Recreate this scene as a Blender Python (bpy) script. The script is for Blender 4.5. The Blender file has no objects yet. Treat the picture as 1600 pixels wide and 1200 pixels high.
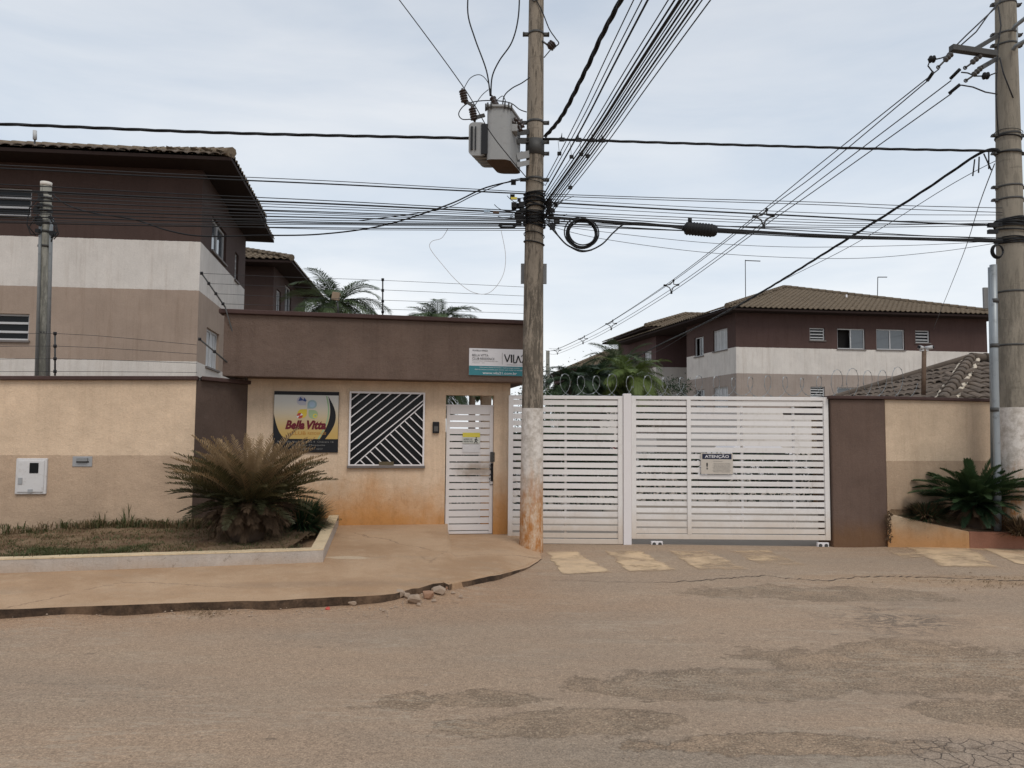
import bpy, math, random
from mathutils import Vector, Matrix
from math import radians as R, sin, cos, pi, sqrt, atan2
random.seed(7)
C = bpy.context.scene.collection
S = bpy.context.scene

# ------------------------------------------------------------------ camera
F = 1200.0                       # focal length in photo pixels (1600 wide)
EYE = Vector((0, 0, 1.68))
PITCH, ROLL = R(3.81), R(0.46)
cam_d = bpy.data.cameras.new('camera'); cam = bpy.data.objects.new('camera', cam_d); C.objects.link(cam)
cam_d.sensor_width = 36; cam_d.lens = F * 36 / 1600; cam_d.clip_end = 2000; cam_d.clip_start = .05
CM = Matrix.Rotation(pi / 2 + PITCH, 3, 'X') @ Matrix.Rotation(ROLL, 3, 'Z')
cam.matrix_world = Matrix.Translation(EYE) @ CM.to_4x4()
S.camera = cam

def ray(px, py): return CM @ Vector(((px - 800) / F, -(py - 600) / F, -1))
def P(px, py, D):                # the point at real distance D that the photo shows at a pixel
    d = ray(px, py); return EYE + d * (D / d.y)
def G(px, py, z=0.0):            # the point on a level surface
    d = ray(px, py); return EYE + d * ((z - EYE.z) / d.z)

# ------------------------------------------------------------------ sky, sun, exposure
SUN_EL, SUN_AZ = R(52), R(205)    # behind the camera, a little to the right
w = bpy.data.worlds.new('World'); S.world = w; w.use_nodes = True
nt = w.node_tree; nt.nodes.clear()
def wn(t, **k):
    n = nt.nodes.new(t)
    for a, b in k.items(): setattr(n, a, b)
    return n
tc = wn('ShaderNodeTexCoord')
sky = wn('ShaderNodeTexSky', sky_type='NISHITA', sun_disc=False, sun_elevation=SUN_EL, sun_rotation=SUN_AZ)
sky.dust_density = 2
mp = wn('ShaderNodeMapping'); mp.inputs['Scale'].default_value = (1.0, 1.0, 4.5)
nz = wn('ShaderNodeTexNoise'); nz.inputs['Scale'].default_value = 1.7; nz.inputs['Detail'].default_value = 7; nz.inputs['Roughness'].default_value = .55; nz.inputs['Distortion'].default_value = .35
rp = wn('ShaderNodeValToRGB'); rp.color_ramp.elements[0].position = .36; rp.color_ramp.elements[1].position = .68
sp = wn('ShaderNodeSeparateXYZ')
el = wn('ShaderNodeValToRGB')     # overcast veil by elevation
e = el.color_ramp.elements
e[0].position = 0.0; e[0].color = (.90, .925, .94, 1); e[1].position = .55; e[1].color = (.575, .62, .69, 1)
x = e.new(.28); x.color = (.74, .785, .84, 1)
lo = wn('ShaderNodeMixRGB', blend_type='MULTIPLY'); lo.inputs[0].default_value = 1
rc = wn('ShaderNodeValToRGB'); rc.color_ramp.elements[0].color = (.80, .855, .915, 1); rc.color_ramp.elements[1].color = (1.09, 1.07, 1.045, 1)
mu = wn('ShaderNodeVectorMath', operation='SCALE'); mu.inputs['Scale'].default_value = 10.0
mx = wn('ShaderNodeMixRGB'); mx.inputs[0].default_value = .93
bg = wn('ShaderNodeBackground'); bg.inputs['Strength'].default_value = .1
out = wn('ShaderNodeOutputWorld')
L = nt.links.new
L(tc.outputs['Generated'], mp.inputs[0]); L(mp.outputs[0], nz.inputs['Vector']); L(nz.outputs['Fac'], rp.inputs[0])
L(rp.outputs[0], rc.inputs[0]); L(tc.outputs['Generated'], sp.inputs[0]); L(sp.outputs['Z'], el.inputs[0])
L(el.outputs[0], lo.inputs[1]); L(rc.outputs[0], lo.inputs[2]); L(lo.outputs[0], mu.inputs[0])
L(sky.outputs[0], mx.inputs[1]); L(mu.outputs[0], mx.inputs[2]); L(mx.outputs[0], bg.inputs[0]); L(bg.outputs[0], out.inputs[0])
sd = bpy.data.lights.new('sun', 'SUN'); sd.energy = 1.3; sd.angle = R(28); sd.color = (1, .94, .85)
sun = bpy.data.objects.new('sun', sd); C.objects.link(sun)
dirv = Vector((sin(SUN_AZ) * -1 * cos(SUN_EL), cos(SUN_AZ) * cos(SUN_EL), sin(SUN_EL)))
sun.rotation_euler = dirv.to_track_quat('Z', 'Y').to_euler()
S.view_settings.view_transform = 'Standard'; S.view_settings.look = 'None'
S.view_settings.exposure = 0.16; S.view_settings.gamma = 1; S.view_settings.use_curve_mapping = False

# ------------------------------------------------------------------ mesh builder
class MB:
    def __init__(s): s.v = []; s.f = []; s.m = []; s.sm = []
    def add(s, vs, fs, mi=0, smooth=False):
        o = len(s.v); s.v += [Vector(q) for q in vs]
        for f in fs: s.f.append([i + o for i in f]); s.m.append(mi); s.sm.append(smooth)
    def quad(s, a, b, c, d, mi=0): s.add([a, b, c, d], [(0, 1, 2, 3)], mi)
    def box(s, lo, hi, mi=0, M=None):
        x0, y0, z0 = lo; x1, y1, z1 = hi
        vs = [Vector(q) for q in ((x0, y0, z0), (x1, y0, z0), (x1, y1, z0), (x0, y1, z0), (x0, y0, z1), (x1, y0, z1), (x1, y1, z1), (x0, y1, z1))]
        if M: vs = [M @ q for q in vs]
        s.add(vs, [(3, 2, 1, 0), (4, 5, 6, 7), (0, 1, 5, 4), (1, 2, 6, 5), (2, 3, 7, 6), (3, 0, 4, 7)], mi)
    def beam(s, a, b, wd, ht, mi=0, up=Vector((0, 0, 1))):
        a = Vector(a); b = Vector(b); d = (b - a).normalized(); x = d.cross(up)
        x = x.normalized() if x.length > 1e-4 else Vector((1, 0, 0)); y = x.cross(d).normalized()
        vs = [p + x * sx * wd / 2 + y * sy * ht / 2 for p in (a, b) for sx, sy in ((-1, -1), (1, -1), (1, 1), (-1, 1))]
        s.add(vs, [(0, 1, 2, 3), (7, 6, 5, 4), (0, 4, 5, 1), (1, 5, 6, 2), (2, 6, 7, 3), (3, 7, 4, 0)], mi)
    def prism(s, poly, z0, z1, mi=0):     # poly [(x,y)] counter-clockwise; z0/z1 numbers or lists
        n = len(poly); a = z0 if isinstance(z0, (list, tuple)) else [z0] * n; b = z1 if isinstance(z1, (list, tuple)) else [z1] * n
        vs = [(p[0], p[1], a[i]) for i, p in enumerate(poly)] + [(p[0], p[1], b[i]) for i, p in enumerate(poly)]
        s.add(vs, [list(range(n))[::-1], list(range(n, 2 * n))] + [(i, (i + 1) % n, n + (i + 1) % n, n + i) for i in range(n)], mi)
    def tube(s, pts, r, n=6, mi=0, caps=True, smooth=True):
        pts = [Vector(p) for p in pts]; rs = r if isinstance(r, (list, tuple)) else [r] * len(pts)
        o = len(s.v); prev = None
        for i, p in enumerate(pts):
            d = (pts[min(i + 1, len(pts) - 1)] - pts[max(i - 1, 0)])
            d = d.normalized() if d.length > 1e-9 else Vector((0, 0, 1))
            if prev is None:
                u = d.cross(Vector((0, 0, 1)));
                if u.length < 1e-3: u = d.cross(Vector((1, 0, 0)))
            else:
                u = prev - d * prev.dot(d)
                if u.length < 1e-6: u = d.cross(Vector((0, 0, 1)))
            u.normalize(); prev = u; v = d.cross(u)
            for k in range(n):
                a = 2 * pi * k / n; s.v.append(p + (u * cos(a) + v * sin(a)) * rs[i])
        for i in range(len(pts) - 1):
            for k in range(n):
                k2 = (k + 1) % n
                s.f.append([o + i * n + k, o + i * n + k2, o + (i + 1) * n + k2, o + (i + 1) * n + k]); s.m.append(mi); s.sm.append(smooth)
        if caps:
            s.f.append([o + k for k in range(n)][::-1]); s.m.append(mi); s.sm.append(False)
            e = o + (len(pts) - 1) * n; s.f.append([e + k for k in range(n)]); s.m.append(mi); s.sm.append(False)
    def lathe(s, prof, base, axis=Vector((0, 0, 1)), n=12, mi=0, smooth=True):
        base = Vector(base); axis = Vector(axis).normalized()
        s.tube([base + axis * h for h, r in prof], [max(r, .0005) for h, r in prof], n, mi, True, smooth)
    def grid(s, fn, nu, nv, mi=0, smooth=True):
        o = len(s.v)
        for j in range(nv + 1):
            for i in range(nu + 1): s.v.append(Vector(fn(i / nu, j / nv)))
        for j in range(nv):
            for i in range(nu):
                a = o + j * (nu + 1) + i; s.f.append([a, a + 1, a + nu + 2, a + nu + 1]); s.m.append(mi); s.sm.append(smooth)

def mesh_of(mb, name, mats, org):
    me = bpy.data.meshes.new(name)
    me.from_pydata([tuple(v - org) for v in mb.v], [], mb.f)
    for m in (mats if isinstance(mats, (list, tuple)) else [mats]): me.materials.append(m)
    me.polygons.foreach_set('material_index', mb.m); me.polygons.foreach_set('use_smooth', mb.sm); me.update()
    return me
def tag(o, label=None, cat=None, group=None, kind=None):
    if label: o['label'] = label
    if cat: o['category'] = cat
    if group: o['group'] = group
    if kind: o['kind'] = kind
    return o
def wloc(o):
    v = Vector(o.location)
    while o.parent: o = o.parent; v += Vector(o.location)
    return v
def obj(name, mb, mats, parent=None, label=None, cat=None, group=None, kind=None, bevel=0):
    if not mb.v: return None
    xs = [v.x for v in mb.v]; ys = [v.y for v in mb.v]; zs = [v.z for v in mb.v]
    org = Vector(((min(xs) + max(xs)) / 2, (min(ys) + max(ys)) / 2, min(zs)))
    o = bpy.data.objects.new(name, mesh_of(mb, name, mats, org)); C.objects.link(o)
    if parent: o.parent = parent; o.location = org - wloc(parent)
    else: o.location = org
    if bevel:
        b = o.modifiers.new('edge', 'BEVEL'); b.width = bevel; b.segments = 2; b.limit_method = 'ANGLE'; b.angle_limit = R(40)
    return tag(o, label, cat, group, kind)
def thing(name, label, cat, loc, group=None, kind=None):
    o = bpy.data.objects.new(name, None); C.objects.link(o); o.location = Vector(loc); o.empty_display_size = .2
    return tag(o, label, cat, group, kind)

# ------------------------------------------------------------------ materials
class NT:
    def __init__(s, name):
        s.mat = bpy.data.materials.new(name); s.mat.use_nodes = True; s.t = s.mat.node_tree; s.t.nodes.clear()
        s.b = s.t.nodes.new('ShaderNodeBsdfPrincipled'); o = s.t.nodes.new('ShaderNodeOutputMaterial'); s.t.links.new(s.b.outputs[0], o.inputs[0])
        g = s.t.nodes.new('ShaderNodeNewGeometry'); s.pos = g.outputs['Position']; s._oc = None
        s.b.inputs['Specular IOR Level'].default_value = .25
    @property
    def oc(s):
        if not s._oc: s._oc = s.t.nodes.new('ShaderNodeTexCoord').outputs['Object']
        return s._oc
    def L(s, a, b):
        if hasattr(a, 'is_output') or isinstance(a, bpy.types.NodeSocket): s.t.links.new(a, b)
        else:
            if isinstance(a, tuple) and len(a) == 3 and b.type == 'RGBA': a = (*a, 1)
            b.default_value = a
    def map(s, v, scale=(1, 1, 1), loc=(0, 0, 0), rot=(0, 0, 0)):
        n = s.t.nodes.new('ShaderNodeMapping'); s.L(v, n.inputs[0]); n.inputs['Scale'].default_value = scale; n.inputs['Location'].default_value = loc; n.inputs['Rotation'].default_value = rot; return n.outputs[0]
    def noise(s, scale, v=None, detail=4, rough=.55, dist=0):
        n = s.t.nodes.new('ShaderNodeTexNoise'); s.L(v or s.pos, n.inputs['Vector']); n.inputs['Scale'].default_value = scale; n.inputs['Detail'].default_value = detail
        n.inputs['Roughness'].default_value = rough; n.inputs['Distortion'].default_value = dist; return n.outputs['Fac']
    def vor(s, scale, v=None, feat='F1', out='Distance'):
        n = s.t.nodes.new('ShaderNodeTexVoronoi'); n.feature = feat; s.L(v or s.pos, n.inputs['Vector']); n.inputs['Scale'].default_value = scale; return n.outputs[out]
    def ramp(s, f, lo, hi, a=0.0, b=1.0):
        n = s.t.nodes.new('ShaderNodeMapRange'); n.interpolation_type = 'SMOOTHSTEP'; s.L(f, n.inputs[0])
        for i, q in enumerate((lo, hi, a, b)): n.inputs[i + 1].default_value = q
        return n.outputs[0]
    def mix(s, f, a, b, mode='MIX'):
        n = s.t.nodes.new('ShaderNodeMixRGB'); n.blend_type = mode; s.L(f, n.inputs[0]); s.L(a, n.inputs[1]); s.L(b, n.inputs[2]); return n.outputs[0]
    def m(s, op, a, b=0.0, c=None):
        n = s.t.nodes.new('ShaderNodeMath'); n.operation = op; s.L(a, n.inputs[0]); s.L(b, n.inputs[1])
        if c is not None: s.L(c, n.inputs[2])
        return n.outputs[0]
    def sep(s, v):
        n = s.t.nodes.new('ShaderNodeSeparateXYZ'); s.L(v, n.inputs[0]); return n.outputs
    def bump(s, h, strength=.3, dist=.01):
        n = s.t.nodes.new('ShaderNodeBump'); n.inputs['Strength'].default_value = strength; n.inputs['Distance'].default_value = dist; s.L(h, n.inputs['Height'])
        s.t.links.new(n.outputs[0], s.b.inputs['Normal'])
    def done(s, col, rough=.8, metal=0, spec=None):
        s.L(col, s.b.inputs['Base Color']); s.L(rough, s.b.inputs['Roughness']); s.b.inputs['Metallic'].default_value = metal
        if spec is not None: s.b.inputs['Specular IOR Level'].default_value = spec
        return s.mat
    def random(s):
        n = s.t.nodes.new('ShaderNodeObjectInfo'); return n.outputs['Random']
def sc(c, k): return tuple(q * k for q in c)

def simple(name, col, rough=.6, metal=0, var=.2, scale=6, bump=0, spec=None, dark=None):
    n = NT(name); f = n.noise(scale, n.oc, 5); c = n.mix(f, sc(col, 1 - var), sc(col, 1 + var))
    if dark:
        g = n.ramp(n.noise(scale * 2.3, n.oc, 6, .7), .52, .75); c = n.mix(n.m('MULTIPLY', g, .6), c, dark)
    if bump: n.bump(n.noise(scale * 8, n.oc, 4), bump, .005)
    return n.done(c, rough, metal, spec)

def plaster(name, bands, grain=70, relief=.5, dirt=None, streak=.25, mottle=.12, patch=0):
    """bands: [(from world z, colour)], lowest first. dirt: (colour, reach z, strength) red soil splashed on the foot."""
    n = NT(name); z = n.sep(n.pos)[2]
    zz = n.m('ADD', z, n.m('MULTIPLY', n.m('SUBTRACT', n.noise(9, detail=3), .5), .025))
    c = bands[0][1]
    for t, col in bands[1:]: c = n.mix(n.m('GREATER_THAN', zz, t), c, col)
    f = n.ramp(n.noise(1.3, detail=8, rough=.68), .3, .7)
    c = n.mix(1.0, c, n.mix(f, (1 - mottle,) * 3, (1 + mottle,) * 3), 'MULTIPLY')
    st = n.ramp(n.noise(3.2, n.map(n.pos, (2.2, 2.2, .14)), 8, .78), .47, .66)
    c = n.mix(n.m('MULTIPLY', st, streak), c, n.mix(1, c, (.66, .60, .55), 'MULTIPLY'))
    gr = n.noise(42, n.map(n.pos, (1, 1, 2.0)), 4, .8)
    c = n.mix(1.0, c, n.mix(n.ramp(gr, .3, .7), (.90,) * 3, (1.08,) * 3), 'MULTIPLY')
    if patch:
        q = n.ramp(n.noise(7, detail=10, rough=.82, dist=.3), .575, .63); c = n.mix(n.m('MULTIPLY', q, patch), c, (.14, .12, .10))
    if dirt:
        dc, reach, k = dirt
        h = n.m('ADD', z, n.m('MULTIPLY', n.m('SUBTRACT', n.noise(1.7, detail=7, rough=.65), .5), -1.1 * reach))
        d = n.m('MULTIPLY', n.ramp(h, reach, reach * .15), k)
        c = n.mix(d, c, dc)
        c = n.mix(n.m('MULTIPLY', n.m('MULTIPLY', n.ramp(n.noise(5, n.map(n.pos, (1.6, 1.6, .5)), 9, .8), .5, .62), n.ramp(z, reach * 1.5, 0)), .38 * k), c, sc(dc, .62))
        sp_ = n.m('MULTIPLY', n.ramp(n.noise(16, detail=6, rough=.8), .60, .68), n.ramp(z, reach * 1.1, .1)); c = n.mix(n.m('MULTIPLY', sp_, .45), c, (.16, .085, .04))
    hgt = n.m('ADD', n.noise(grain, n.map(n.pos, (1, 1, 2.2)), 4, .65), n.m('MULTIPLY', n.noise(6, detail=6, rough=.65), 2.4))
    n.bump(hgt, relief, .016)
    return n.done(c, .9)

TAN_U, TAN_L = (.68, .51, .36), (.49, .355, .25)
BROWN, DBROWN = (.135, .095, .078), (.104, .072, .058)
RED = (.52, .25, .085)
def zat(px, py, D): return P(px, py, D).z
M = {}
M['wall'] = plaster('wall_plaster', [(0, TAN_L), (zat(150, 711, 10.6), TAN_U)], dirt=((.40, .25, .14), .45, .45), relief=.55, streak=.18)
M['wall_dark'] = plaster('wall_brown_plaster', [(0, DBROWN)], dirt=(sc(RED, .5), .5, .35), relief=.6, streak=.1)
M['booth'] = plaster('booth_plaster', [(0, (.67, .505, .36))], dirt=(RED, 1.25, 1.0), relief=.55, streak=.25)
M['fascia'] = plaster('fascia_plaster', [(0, (.150, .104, .082))], relief=.8, streak=.25, mottle=.14)
M['coping'] = plaster('coping_paint', [(0, (.075, .045, .04))], relief=.3, patch=.4)
M['rwall'] = plaster('right_wall_plaster', [(0, (.40, .29, .20)), (zat(1450, 720, 12.3), (.57, .435, .31))], dirt=(RED, .75, .55), relief=.5)
M['rwall_dark'] = plaster('gatepost_plaster', [(0, (.128, .086, .068))], dirt=(sc(RED, .35), .55, .5), relief=.35)
M['kerbpaint'] = plaster('planter_kerb_paint', [(0, (.47, .41, .36))], relief=.5, patch=.5, dirt=((.42, .27, .15), .30, .5))
M['kerbtop'] = plaster('planter_kerb_top_paint', [(0, (.66, .52, .34))], relief=.5, patch=.45)
M['rkerb'] = plaster('right_planter_render', [(0, (.50, .38, .26))], relief=.4, dirt=(RED, .55, .8), patch=.35)
M['rkerb_red'] = plaster('right_planter_red_edge', [(0, (.30, .14, .09))], relief=.4, patch=.35)
M['white_metal'] = simple('white_gate_paint', (.72, .68, .675), .42, var=.05, scale=2.2, spec=.4)
def gate_paint():
    n = NT('white_slat_paint'); z = n.sep(n.pos)[2]
    c = n.mix(n.noise(2.5, detail=5), (.76, .73, .71), (.68, .65, .63))
    d = n.m('MULTIPLY', n.ramp(n.m('ADD', z, n.m('MULTIPLY', n.noise(2.2, detail=7, rough=.7), -.7)), .25, -.3), .6); c = n.mix(d, c, (.52, .40, .28))
    s = n.ramp(n.noise(1.6, n.map(n.pos, (3, 3, 1.5)), 9, .82), .52, .68); c = n.mix(n.m('MULTIPLY', s, .3), c, (.40, .33, .27))
    return n.done(c, .42, 0, .4)
M['slat'] = gate_paint()
def door_paint():
    n = NT('grubby_door_paint')
    q = G(735, 834, .117); c0 = P(735, 735, 12.1)
    p = n.map(n.pos, (1, 1, 1), (-c0.x - .12, 0, -c0.z)); x, y, z = n.sep(p)
    r = n.m('SQRT', n.m('ADD', n.m('MULTIPLY', x, n.m('MULTIPLY', x, 4.5)), n.m('MULTIPLY', z, n.m('MULTIPLY', z, 26))))
    r = n.m('ADD', r, n.m('MULTIPLY', n.m('SUBTRACT', n.noise(5, detail=8, rough=.75), .5), 1.6))
    c = n.mix(n.noise(2.5, detail=5), (.72, .68, .66), (.62, .58, .56))
    c = n.mix(n.m('MULTIPLY', n.ramp(r, 1.1, .1), .75), c, (.27, .20, .14))
    s = n.ramp(n.noise(7, detail=9, rough=.85), .58, .72); c = n.mix(n.m('MULTIPLY', s, .4), c, (.36, .28, .20))
    return n.done(c, .45, 0, .4)
M['door'] = door_paint()
def concrete_pole(name, zwhite, base, white=True, stain=.8):
    n = NT(name); x, y, z = n.sep(n.pos)
    c = n.mix(n.noise(3, n.map(n.pos, (1, 1, .35)), 7, .65), sc(base, .62), sc(base, 1.3))
    st = n.ramp(n.noise(9, n.map(n.pos, (1.6, 1.6, .16)), 9, .8), .49, .575); c = n.mix(n.m('MULTIPLY', st, stain), c, sc(base, .2))
    bl = n.m('MULTIPLY', n.m('MULTIPLY', n.ramp(n.noise(6, n.map(n.pos, (1.2, 1.2, .35), (3, 1, 7)), 10, .85), .45, .55), n.m('ADD', .25, n.ramp(z, 4.6, 3.6, 0, .8))), stain); c = n.mix(bl, c, sc(base, .3))
    ring = n.ramp(n.noise(5, n.map(n.pos, (.4, .4, 3.0)), 3, .6), .62, .66); c = n.mix(n.m('MULTIPLY', ring, .35), c, sc(base, .4))
    if white:
        zz = n.m('ADD', z, n.m('MULTIPLY', n.m('SUBTRACT', n.noise(10, detail=3), .5), .02))
        wh = n.mix(n.ramp(n.noise(9, detail=9, rough=.8), .35, .62), (.42, .37, .32), (.68, .63, .58))
        h = n.m('ADD', z, n.m('MULTIPLY', n.m('SUBTRACT', n.noise(4, n.map(n.pos, (2.0, 2.0, .7)), 7, .7), .5), -1.5))
        bt = n.ramp(n.noise(7, n.map(n.pos, (1.5, 1.5, .6)), 10, .82), .38, .58); wh = n.mix(n.m('MULTIPLY', n.ramp(h, 1.45, .45), n.m('ADD', .45, n.m('MULTIPLY', bt, .55))), wh, n.mix(bt, (.55, .31, .12), (.40, .17, .05)))
        sp_ = n.m('MULTIPLY', n.ramp(n.noise(22, detail=7, rough=.85), .56, .66), n.ramp(z, 1.5, .3)); wh = n.mix(n.m('MULTIPLY', sp_, .55), wh, (.22, .12, .055))
        c = n.mix(n.m('LESS_THAN', zz, zwhite), c, wh)
    n.bump(n.m('ADD', n.noise(40, detail=5, rough=.7), n.m('MULTIPLY', n.noise(7, n.map(n.pos, (1, 1, .3)), 4), 1.5)), .5, .01)
    return n.done(c, .9)
M['pole'] = concrete_pole('pole_concrete_dark', zat(832, 638, 11.25), (.30, .25, .195))
M['pole_r'] = concrete_pole('pole_concrete_right', zat(1585, 634, 11.2), (.285, .25, .20), True, .35)
M['pole_far'] = concrete_pole('pole_concrete_plain', 0, (.26, .25, .215), False, .5)
M['steel'] = simple('dull_galvanised_steel', (.075, .073, .07), .6, .3, .3, 9)
M['galv'] = simple('zinc_conduit', (.30, .32, .33), .5, .55, .15, 4, dark=(.14, .14, .14))
M['black'] = simple('black_cable_sheath', (.012, .012, .013), .55, var=.2)
M['cable_grey'] = simple('weathered_cable', (.035, .035, .037), .6, var=.2)
M['wire'] = simple('aluminium_wire', (.045, .045, .047), .6)
M['cord_white'] = simple('pale_loose_cord', (.45, .42, .40), .6)
M['tank'] = simple('grey_transformer_paint', (.29, .29, .285), .5, .0, .08, 3, dark=(.2, .19, .18))
M['dull_brown'] = simple('brown_tank_bottom', (.10, .065, .045), .8, .0, .3, 6)  # brown of the tank underside, darker than its walls; also one cable tag
M['ceramic'] = simple('brown_ceramic', (.035, .02, .016), .25, var=.2, spec=.6)
M['polymer'] = simple('grey_polymer', (.09, .085, .08), .5)
M['box_grey'] = simple('grey_moulded_box', (.33, .33, .335), .5, var=.1)
M['sheet'] = simple('sheet_grey_metal', (.25, .25, .25), .6, .2, .1)
M['meter'] = simple('meter_box_paint', (.60, .58, .57), .45, var=.08, scale=5, dark=(.4, .36, .33))
M['dark_glass'] = simple('dark_window_glass', (.006, .007, .008), .25, var=.1, spec=.25)
M['glass'] = simple('reflecting_window_glass', (.07, .08, .09), .06, var=.2, spec=1.0)
M['curtain'] = simple('pale_curtain', (.50, .50, .50), .8, var=.25, scale=4)
M['frame'] = simple('aluminium_window_frame', (.50, .50, .50), .45, .0, .05)
M['dframe'] = simple('dark_window_frame', (.05, .045, .045), .5)
M['sill'] = simple('stone_window_sill', (.16, .14, .13), .7)
M['room'] = simple('dark_room_interior', (.02, .018, .017), .9)
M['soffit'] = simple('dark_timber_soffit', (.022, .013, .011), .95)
def tile_mat(name, base, moss):
    n = NT(name); r = n.random(); f = n.noise(2.1, detail=6, rough=.7); c = n.mix(f, sc(base, .55), sc(base, 1.35))
    c = n.mix(1, c, n.mix(r, (.8,) * 3, (1.15,) * 3), 'MULTIPLY')
    c = n.mix(n.m('MULTIPLY', n.ramp(n.noise(9, detail=8, rough=.8), .5, .7), .7), c, moss); n.bump(n.noise(60, detail=4), .4, .006)
    return n.done(c, .92)
M['tile'] = tile_mat('concrete_roof_tile', (.175, .135, .095), (.045, .034, .025))
M['tile_near'] = tile_mat('clay_roof_tile', (.14, .108, .084), (.035, .028, .022))
M['mortar'] = simple('ridge_mortar', (.55, .47, .37), .9, var=.2)
def stripes_block(name, zs, cols, streak=.3):
    return plaster(name, [(-5, cols[0])] + list(zip(zs, cols[1:])), grain=30, relief=.2, streak=streak, mottle=.07)

def fol(name, a, b, rough=.55, spec=.3):
    n = NT(name); f = n.noise(3.2, detail=4); r = n.random(); c = n.mix(n.m('ADD', n.m('MULTIPLY', f, .7), n.m('MULTIPLY', r, .3)), a, b)
    tr = n.t.nodes.new('ShaderNodeBsdfTranslucent'); n.L(c, tr.inputs[0]); mxs = n.t.nodes.new('ShaderNodeMixShader'); mxs.inputs[0].default_value = .22
    n.done(c, rough, 0, spec); o = [q for q in n.t.nodes if q.type == 'OUTPUT_MATERIAL'][0]
    n.t.links.new(n.b.outputs[0], mxs.inputs[1]); n.t.links.new(tr.outputs[0], mxs.inputs[2]); n.t.links.new(mxs.outputs[0], o.inputs[0])
    return n.mat
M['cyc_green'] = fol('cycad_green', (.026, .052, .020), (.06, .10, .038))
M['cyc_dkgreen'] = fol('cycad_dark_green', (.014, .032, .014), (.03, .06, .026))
M['cyc_olive'] = fol('cycad_olive', (.05, .048, .018), (.12, .10, .045))
M['cyc_dry'] = fol('cycad_dry_straw', (.19, .125, .062), (.38, .26, .14), .8)
M['cyc_dkolive'] = fol('cycad_dark_olive', (.022, .026, .010), (.055, .05, .022))
M['cyc_brown'] = fol('cycad_dead_brown', (.055, .034, .02), (.11, .07, .04), .8)
M['palm'] = fol('palm_leaf', (.045, .075, .03), (.10, .135, .06))
M['palm_bright'] = fol('palm_leaf_bright', (.07, .11, .022), (.17, .21, .06))
M['hedge'] = fol('hedge_leaf', (.015, .032, .014), (.04, .065, .028))
M['grass'] = fol('green_grass', (.045, .058, .018), (.11, .12, .045))
M['drygrass'] = fol('dry_grass', (.12, .08, .042), (.28, .20, .11), .8)
M['bark'] = simple('palm_bark', (.10, .07, .05), .9, var=.4, scale=12, bump=.5)
M['rock'] = simple('broken_concrete', (.36, .27, .20), .9, var=.25, scale=14, bump=.6)
M['brickm'] = simple('broken_brick', (.33, .19, .12), .9, var=.25, scale=14, bump=.6)
def flat(name, col, rough=.5): return simple(name, col, rough, var=.03)
M['ink'] = flat('black_ink', (.012, .012, .014)); M['inkgrey'] = flat('grey_ink', (.20, .19, .18)); M['white'] = flat('white_print', (.66, .64, .65))
M['teal'] = flat('teal_print', (.045, .20, .23)); M['maroon'] = flat('maroon_print', (.13, .012, .022)); M['ochre'] = flat('ochre_print', (.42, .20, .04))
M['blue'] = flat('blue_print', (.045, .08, .22)); M['red'] = flat('red_print', (.45, .07, .05)); M['yellow'] = flat('yellow_print', (.62, .52, .08)); M['lime'] = flat('green_print', (.30, .42, .25))
M['sky_print'] = flat('pale_blue_print', (.35, .45, .55)); M['navy'] = flat('navy_print', (.02, .025, .05)); M['notice'] = flat('notice_board_beige', (.52, .47, .41))

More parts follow.
